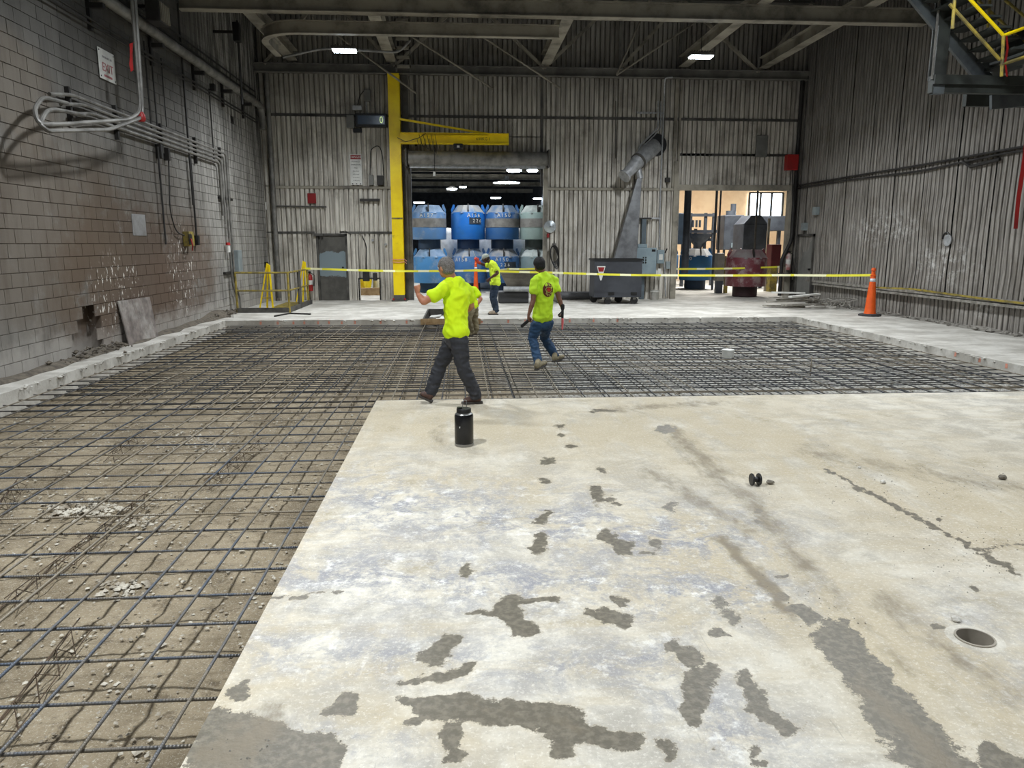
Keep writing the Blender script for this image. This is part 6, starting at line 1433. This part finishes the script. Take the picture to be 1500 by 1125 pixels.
def person(name_label, loc, J, skin, shirt, pants, hand_spec, head_spec, hair, hairc, boots, vox=.008, sleeve=.55, build_=1.0):
    t = bpy.data.objects.new('person', None); COL.objects.link(t); t.location = loc; tag(t, name_label, 'person')
    g = lambda k: Vector(J[k]); k_ = build_
    ss = (g('shR') - g('shL')).normalized(); hs = (g('hipR') - g('hipL')).normalized()
    pel = (g('hipR') + g('hipL')) / 2 + Vector((0, 0, .04)); ms = (ss + hs).normalized(); nk = g('neck'); ch = g('chest'); wa = g('waist')
    b = Body()
    b.limb([pel, wa, ch, nk - (nk - ch) * .22], [(.145 * k_, .095 * k_), (.13 * k_, .092 * k_), (.15 * k_, .1 * k_), (.13 * k_, .07 * k_)], [hs, ms, ss, ss])
    b.limb([g('shL'), nk - (nk - ch) * .12, g('shR')], [.052 * k_, (.07, .055), .052 * k_], (0, 0, 1))
    hc, hf, hu = head_spec
    b.limb([nk - (nk - ch).normalized() * .05, nk.lerp(Vector(hc), .3), Vector(hc) - Vector(hu).normalized() * .05 - Vector(hf).normalized() * .02], [.068 * k_, .056 * k_, .054 * k_])
    F_ = head(b, hc, hf, hu)
    for sd in 'LR':
        sh, el, wr_ = g('sh' + sd), g('el' + sd), g('wr' + sd)
        b.limb([sh, sh.lerp(el, .35), el, ], [.05 * k_, .049 * k_, .039 * k_]); b.limb([el, el.lerp(wr_, .3), wr_], [.039 * k_, .041 * k_, .025 * k_])
        d, nrm, curl, side = hand_spec[sd]; b.hand(wr_, d, nrm, curl, side, 1.05)
        hp, kn, an = g('hip' + sd), g('kn' + sd), g('an' + sd)
        b.limb([hp, hp.lerp(kn, .4), kn], [.078 * k_, .074 * k_, .054 * k_]); b.limb([kn, kn.lerp(an, .35), an], [.053 * k_, .055 * k_, .036])
    b.build('body', skin, t, vox, 3)
    face_parts(t, F_, 1.0, None)
    s_ = Body(); hem = g('hem')
    s_.limb([hem, wa, ch, nk - (nk - ch) * .2], [(.180 * k_, .134 * k_), (.158 * k_, .118 * k_), (.176 * k_, .124 * k_), (.14 * k_, .082 * k_)], [hs, ms, ss, ss], 24)
    s_.limb([g('shL'), nk - (nk - ch) * .13, g('shR')], [.058 * k_, (.08, .066), .058 * k_], (0, 0, 1))
    cuts = [(hem, (hem - wa).normalized())]
    for sd in 'LR':
        sh, el = g('sh' + sd), g('el' + sd); e = sh.lerp(el, sleeve)
        s_.limb([sh, sh.lerp(e, .5), e + (e - sh).normalized() * .0], [.063 * k_, .066 * k_, .068 * k_], None, 18)
    so = s_.build('shirt', shirt, t, vox, 3, wr=.017, wsc=8, stretch=(1, 1, 1.1))
    p_ = Body()
    top = pel + (wa - pel) * .45
    p_.limb([top, pel, pel - Vector((0, 0, .06))], [(.152 * k_, .108 * k_), (.165 * k_, .118 * k_), (.16 * k_, .11 * k_)], hs, 24)
    for sd in 'LR':
        hp, kn, an = g('hip' + sd), g('kn' + sd), g('an' + sd)
        p_.limb([hp, hp.lerp(kn, .4), kn], [.096 * k_, .09 * k_, .073 * k_]); p_.limb([kn, kn.lerp(an, .4), an], [.072 * k_, .07 * k_, .065])
    p_.build('trousers', pants, t, vox, 3, wr=.014, wsc=8, stretch=(1, 1, 1.7))
    Body().limb([top - Vector((0, 0, .02)), top + Vector((0, 0, .012))], [(.158 * k_, .114 * k_)] * 2, hs, 24).mb.build('belt', m_black, t, smooth=True)
    for sd in 'LR': boot(t, g('an' + sd), g('heel' + sd), g('toe' + sd), boots, m_so)
    # hair
    c, r, f, u = F_
    h = Body()
    if hair == 'cap':
        o = Body().ell(c + u * .03 - f * .008, (.086, .104, .092), (r, f, u)).build('cap', hairc, t, vox, 2, cut=[(c + u * .012, (-(u * 1.0) + f * .0))])
        MB().prism([c + u * .03 + f * .09 - r * .065, c + u * .02 + f * .14 - r * .06, c + u * .006 + f * .178, c + u * .02 + f * .14 + r * .06, c + u * .03 + f * .09 + r * .065], u * .008).build('brim', M('cap_brim', (214, 218, 214), .8), o)
        Body().ell(c - u * .02 - f * .02, (.08, .09, .06), (r, f, u)).build('hair', hairmat('dark_hair', (40, 36, 34), (24, 22, 20)), t, vox, 2, cut=[(c + f * .03, f)])
    else:
        k = 1.0 if hair == 'short' else 1.06
        h.ell(c + u * .018 - f * .014, (.083 * k, .1 * k, .1 * k), (r, f, u)); h.ell(c - u * .03 - f * .035, (.074 * k, .072 * k, .062 * k), (r, f, u))
        h.build('hair', hairc, t, vox, 2, wr=.004, wsc=30, stretch=(1, 1, 1), cut=[(c + f * .055 + u * .03, (f - u * .75).normalized())])
    return t, F_, so

# ---- grey haired worker striding left, back to the camera
q = lambda u, v, y: PX(u, v, y=y)
def gnd(p, z): return Vector((p.x, p.y, z))
J1 = dict(neck=q(663, 410, 8.36), chest=q(669, 432, 8.36), waist=q(668, 466, 8.34), hem=q(668.5, 487, 8.32), shL=q(651, 422, 8.22), shR=q(683, 424, 8.5), elL=q(621, 442, 8.14), wrL=q(612.5, 431.5, 8.2), elR=q(690, 448, 8.56), wrR=q(679, 458, 8.74),
          hipL=q(672, 498, 8.24), hipR=q(664, 497, 8.42), knL=q(678, 538, 8.22), anL=q(697, 579, 8.26), knR=q(646, 533, 8.44), anR=q(630, 576, 8.38),
          heelL=gnd(PX(707, 591, z=0), .002), toeL=gnd(PX(676, 592, z=0), .002), heelR=gnd(PX(633, 590.5, z=0), .004), toeR=gnd(PX(612, 590, z=0), .085))
hc1 = q(653, 391.5, 8.34)
P1, F1, S1 = person('worker in a bright yellow tee with grey hair striding left across the slab edge', gnd(J1['hipL'].lerp(J1['hipR'], .5), 0), J1, m_sk1, m_hv1, m_jn1,
       dict(L=((q(610, 423, 8.2) - J1['wrL']), Vector((.7, .5, 0)), 1.5, -1), R=(Vector((-.9, .1, .1)), Vector((0, -.9, .2)), .8, -1)),
       (hc1, Vector((-.72, .68, -.12)), Vector((-.1, 0, 1))), 'short', hairmat('grey_hair', (132, 128, 124), (98, 93, 90)), m_bt1, .0085, .58, 1.04)
# ---- young worker with dark hair, back to the camera, on the steel grid
ZB = -.105
J2 = dict(neck=q(796, 402, 11.6), chest=q(798, 421, 11.58), waist=q(796, 447, 11.6), hem=q(795, 464, 11.62), shL=q(783, 411, 11.5), shR=q(812, 410, 11.66), elL=q(781, 441, 11.44), wrL=q(774.5, 461, 11.4), elR=q(818.5, 436, 11.6), wrR=q(824, 452, 11.56),
          hipL=q(787, 475, 11.58), hipR=q(802, 473, 11.72), knL=q(780, 495, 11.62), anL=q(788.5, 532, 11.42), knR=q(797, 494, 11.98), anR=q(813, 520, 12.0),
          heelL=gnd(PX(785, 543, z=ZB), ZB), toeL=gnd(PX(799, 534, z=ZB), ZB), heelR=gnd(PX(810, 531, z=ZB), ZB), toeR=gnd(PX(825, 525, z=ZB), ZB))
hc2 = q(789.5, 387.5, 11.62)
P2, F2, S2 = person('worker in a lime tee and blue jeans with black hair standing on the steel grid', gnd(J2['hipL'].lerp(J2['hipR'], .5), ZB), J2, m_sk2, m_hv2, m_jn2,
       dict(L=(Vector((-.05, .05, -1)), Vector((.9, .3, 0)), .9, 1), R=(Vector((.02, .05, -1)), Vector((-.9, .3, 0)), .9, -1)),
       (hc2, Vector((-.45, .88, -.12)), Vector((-.05, 0, 1))), 'full', hairmat('black_hair', (26, 24, 24), (14, 13, 13)), m_bt2, .0085, .56, .98)
bpy.context.view_layer.update()
# round print on the back
lc = q(803.2, 424.5, 11.5); dirn = (lc - CAMP).normalized()
ok, hp, nm, fi = S2.ray_cast(wm(S2).inverted() @ CAMP, dirn)
hp = wm(S2) @ hp if ok else lc
nm = Vector((nm.x, nm.y, 0)).normalized() if ok else Vector((0, -1, 0))
uz = Vector((0, 0, 1)); rx = uz.cross(nm).normalized()
def wrap(pts2, name, mat, off, par):
    """flat print laid on the shirt: every vertex is dropped onto the cloth"""
    v, f = pts2; out = []
    for (a, b_) in v:
        o = hp + rx * a + uz * b_ + nm * .15
        r_ = S2.ray_cast(wm(S2).inverted() @ o, -nm)
        out.append((wm(S2) @ r_[1] if r_[0] else hp + rx * a + uz * b_) + nm * off)
    return MB().add(out, f).build(name, mat, par, fix=False)
def disc(r0, r1, n=28):
    v = []; f = []
    for k in range(n): a = 2 * PI * k / n; v += [(r0[0] * math.cos(a), r0[1] * math.sin(a)), ((r0[0] + r1[0]) / 2 * math.cos(a), (r0[1] + r1[1]) / 2 * math.sin(a)), (r1[0] * math.cos(a), r1[1] * math.sin(a))]
    for k in range(n): a = 3 * k; b_ = 3 * ((k + 1) % n); f += [(a, b_, b_ + 1, a + 1), (a + 1, b_ + 1, b_ + 2, a + 2)]
    return v, f
m_pr = M('print_dark_red', (104, 40, 24), .7); m_pr2 = M('print_red', (176, 44, 30), .7)
lg = wrap(disc((0.001, .001), (.086, .112)), 'round_print', m_pr, .004, S2)
wrap(disc((0.001, .001), (.036, .036)), 'inner_print', m_pr2, .008, S2); wrap(disc((.046, .040), (.052, .046)), 'print_ring', M('print_cream', (216, 214, 120), .7), .008, S2)
RB = Matrix((rx, uz, nm)).transposed().to_4x4()
for s_, a0, sg in (('MUSA', 90, 1), ('MECH', 270, -1)):
    for k, ch_ in enumerate(s_):
        a = math.radians(a0 + sg * (1.5 - k) * 32); p = hp + rx * .064 * math.cos(a) + uz * .086 * math.sin(a) + nm * .02
        text('lettering', ch_, .042, p - nm * .008, RB @ Matrix.Rotation((a - PI / 2) if sg > 0 else (a + PI / 2), 4, 'Z'), MATS['print_cream'], S2)
# ---- worker in a cap on the far ledge
J3 = dict(neck=q(718.5, 384, 19.15), chest=q(724, 394, 19.15), waist=q(725.5, 408, 19.12), hem=q(725.5, 414.5, 19.12), shL=q(724, 387, 18.97), shR=q(717, 387, 19.32), elL=q(729, 400, 18.9), wrL=q(718, 407.5, 18.95), elR=q(711.5, 389, 19.35), wrR=q(700, 384, 19.33),
          hipL=q(725.5, 417, 19.05), hipR=q(724.5, 417, 19.22), knL=q(723.5, 436, 19.02), anL=q(727.5, 455.5, 19.06), knR=q(721.5, 436, 19.24), anR=q(726, 455, 19.22),
          heelL=gnd(q(729.5, 461, 19.06), .002), toeL=gnd(q(715.5, 461, 19.02), .002), heelR=gnd(q(728, 461, 19.22), .002), toeR=gnd(q(714.5, 461, 19.2), .002))
hc3 = q(711.5, 378.5, 19.15)
P3, F3, S3 = person('worker in a pale cap and yellow tee bowing his head on the far ledge', gnd(J3['hipL'], 0), J3, m_sk3, m_hv3, m_jn3,
       dict(L=(q(715, 411, 18.97) - J3['wrL'], Vector((0, 1, 0)), .7, 1), R=(q(696, 377, 19.33) - J3['wrR'], Vector((.4, .2, -.8)), .9, -1)),
       (hc3, Vector((-.88, -.05, -.45)), Vector((-.45, 0, .9))), 'cap', M('pale_cap', (196, 200, 190), .85, var=(160, 166, 156)), m_bt3, .011, .6, 1.0)
# ---- worker bent over behind the striding one
J4 = dict(neck=q(679, 425, 15.3), chest=q(684, 430, 15.38), waist=q(690, 441, 15.45), hem=q(692, 447, 15.48), shL=q(676, 431, 15.1), shR=q(695, 424, 15.55), elL=q(676, 445, 15.0), wrL=q(672, 460, 15.05), elR=q(704.5, 438, 15.5), wrR=q(691, 456, 15.4),
          hipL=q(690, 451, 15.38), hipR=q(694.5, 451, 15.56), knL=q(686, 468, 15.3), anL=q(690, 484, 15.42), knR=q(695, 468, 15.6), anR=q(697.5, 482, 15.62),
          heelL=gnd(q(692, 489, 15.42), ZB), toeL=gnd(q(676, 489, 15.3), ZB), heelR=gnd(q(700, 487, 15.62), ZB), toeR=gnd(q(686, 487, 15.52), ZB))
P4, F4, S4 = person('worker in a yellow tee and khaki trousers bent over behind the grey haired worker', gnd(J4['hipL'], ZB), J4, m_sk1, m_hv1, cloth('khaki_trousers', (142, 132, 104), (118, 110, 88)),
       dict(L=(Vector((-.1, 0, -1)), Vector((.9, .2, 0)), .7, 1), R=(Vector((-.6, 0, -.8)), Vector((.6, .2, -.5)), .8, -1)),
       (q(668, 428, 15.2), Vector((-.75, -.1, -.65)), Vector((-.65, 0, .75))), 'cap', MATS['pale_cap'], m_bt2, .01, .6, .96)
# things held
m_og = M('orange_glove', (226, 84, 54), .7, var=(196, 60, 44))
gl = Body().limb([J3['wrR'] + (J3['elR'] - J3['wrR']) * .25, J3['wrR']], [.045, .038]); gl.hand(J3['wrR'], q(696, 377, 19.33) - J3['wrR'], Vector((.4, .2, -.8)), .85, -1, 1.2)
go = gl.build('glove', m_og, None, .01, 2); tag(go, 'orange work glove on the raised hand of the worker in the cap', 'glove')
tag(MB().tube([q(696.5, 377, 19.3), q(693, 368, 19.3)], [.012, .006], 8).build('marking_pen', m_galv, None, smooth='auto'), 'thin tool held up in the orange glove', 'tool')
w2 = J2['wrR']; pf = MB().tube([w2 + Vector((.0, .0, -.14)), w2 + Vector((.005, .01, -.20)), w2 + Vector((0, .01, -.33))], [.017, .02, .012], 12).build('pink_marker', M('pink_plastic', (232, 112, 116), .4), None, smooth='auto')
tag(pf, 'pink marking wand held in the right hand of the worker in jeans', 'marker')
MB().tube([w2 + Vector((.0, .0, -.04)), w2 + Vector((0, .0, -.15))], [.022, .02], 12).build('grip', m_black, pf, smooth='auto')
w1 = J2['wrL'] + Vector((-.0, 0, -.09))
tool = MB().bar(w1 + Vector((.04, 0, .04)), w1 + Vector((-.12, 0, -.10)), .03, .05).build('tie_tool', m_black, None, bevel=.006); tag(tool, 'black hand tool held in the left hand of the worker in jeans', 'tool')
gv = Body().hand(J2['wrR'], Vector((.02, .05, -1)), Vector((-.9, .3, 0)), .9, -1, 1.18); gv.limb([J2['wrR'] + Vector((0, 0, .05)), J2['wrR']], [.034, .032])
go = gv.build('glove', M('dark_glove', (44, 42, 44), .8, var=(30, 28, 30)), None, .009, 2); tag(go, 'dark work glove on the right hand of the worker in jeans', 'glove')

bpy.data.scenes.remove(TMP)
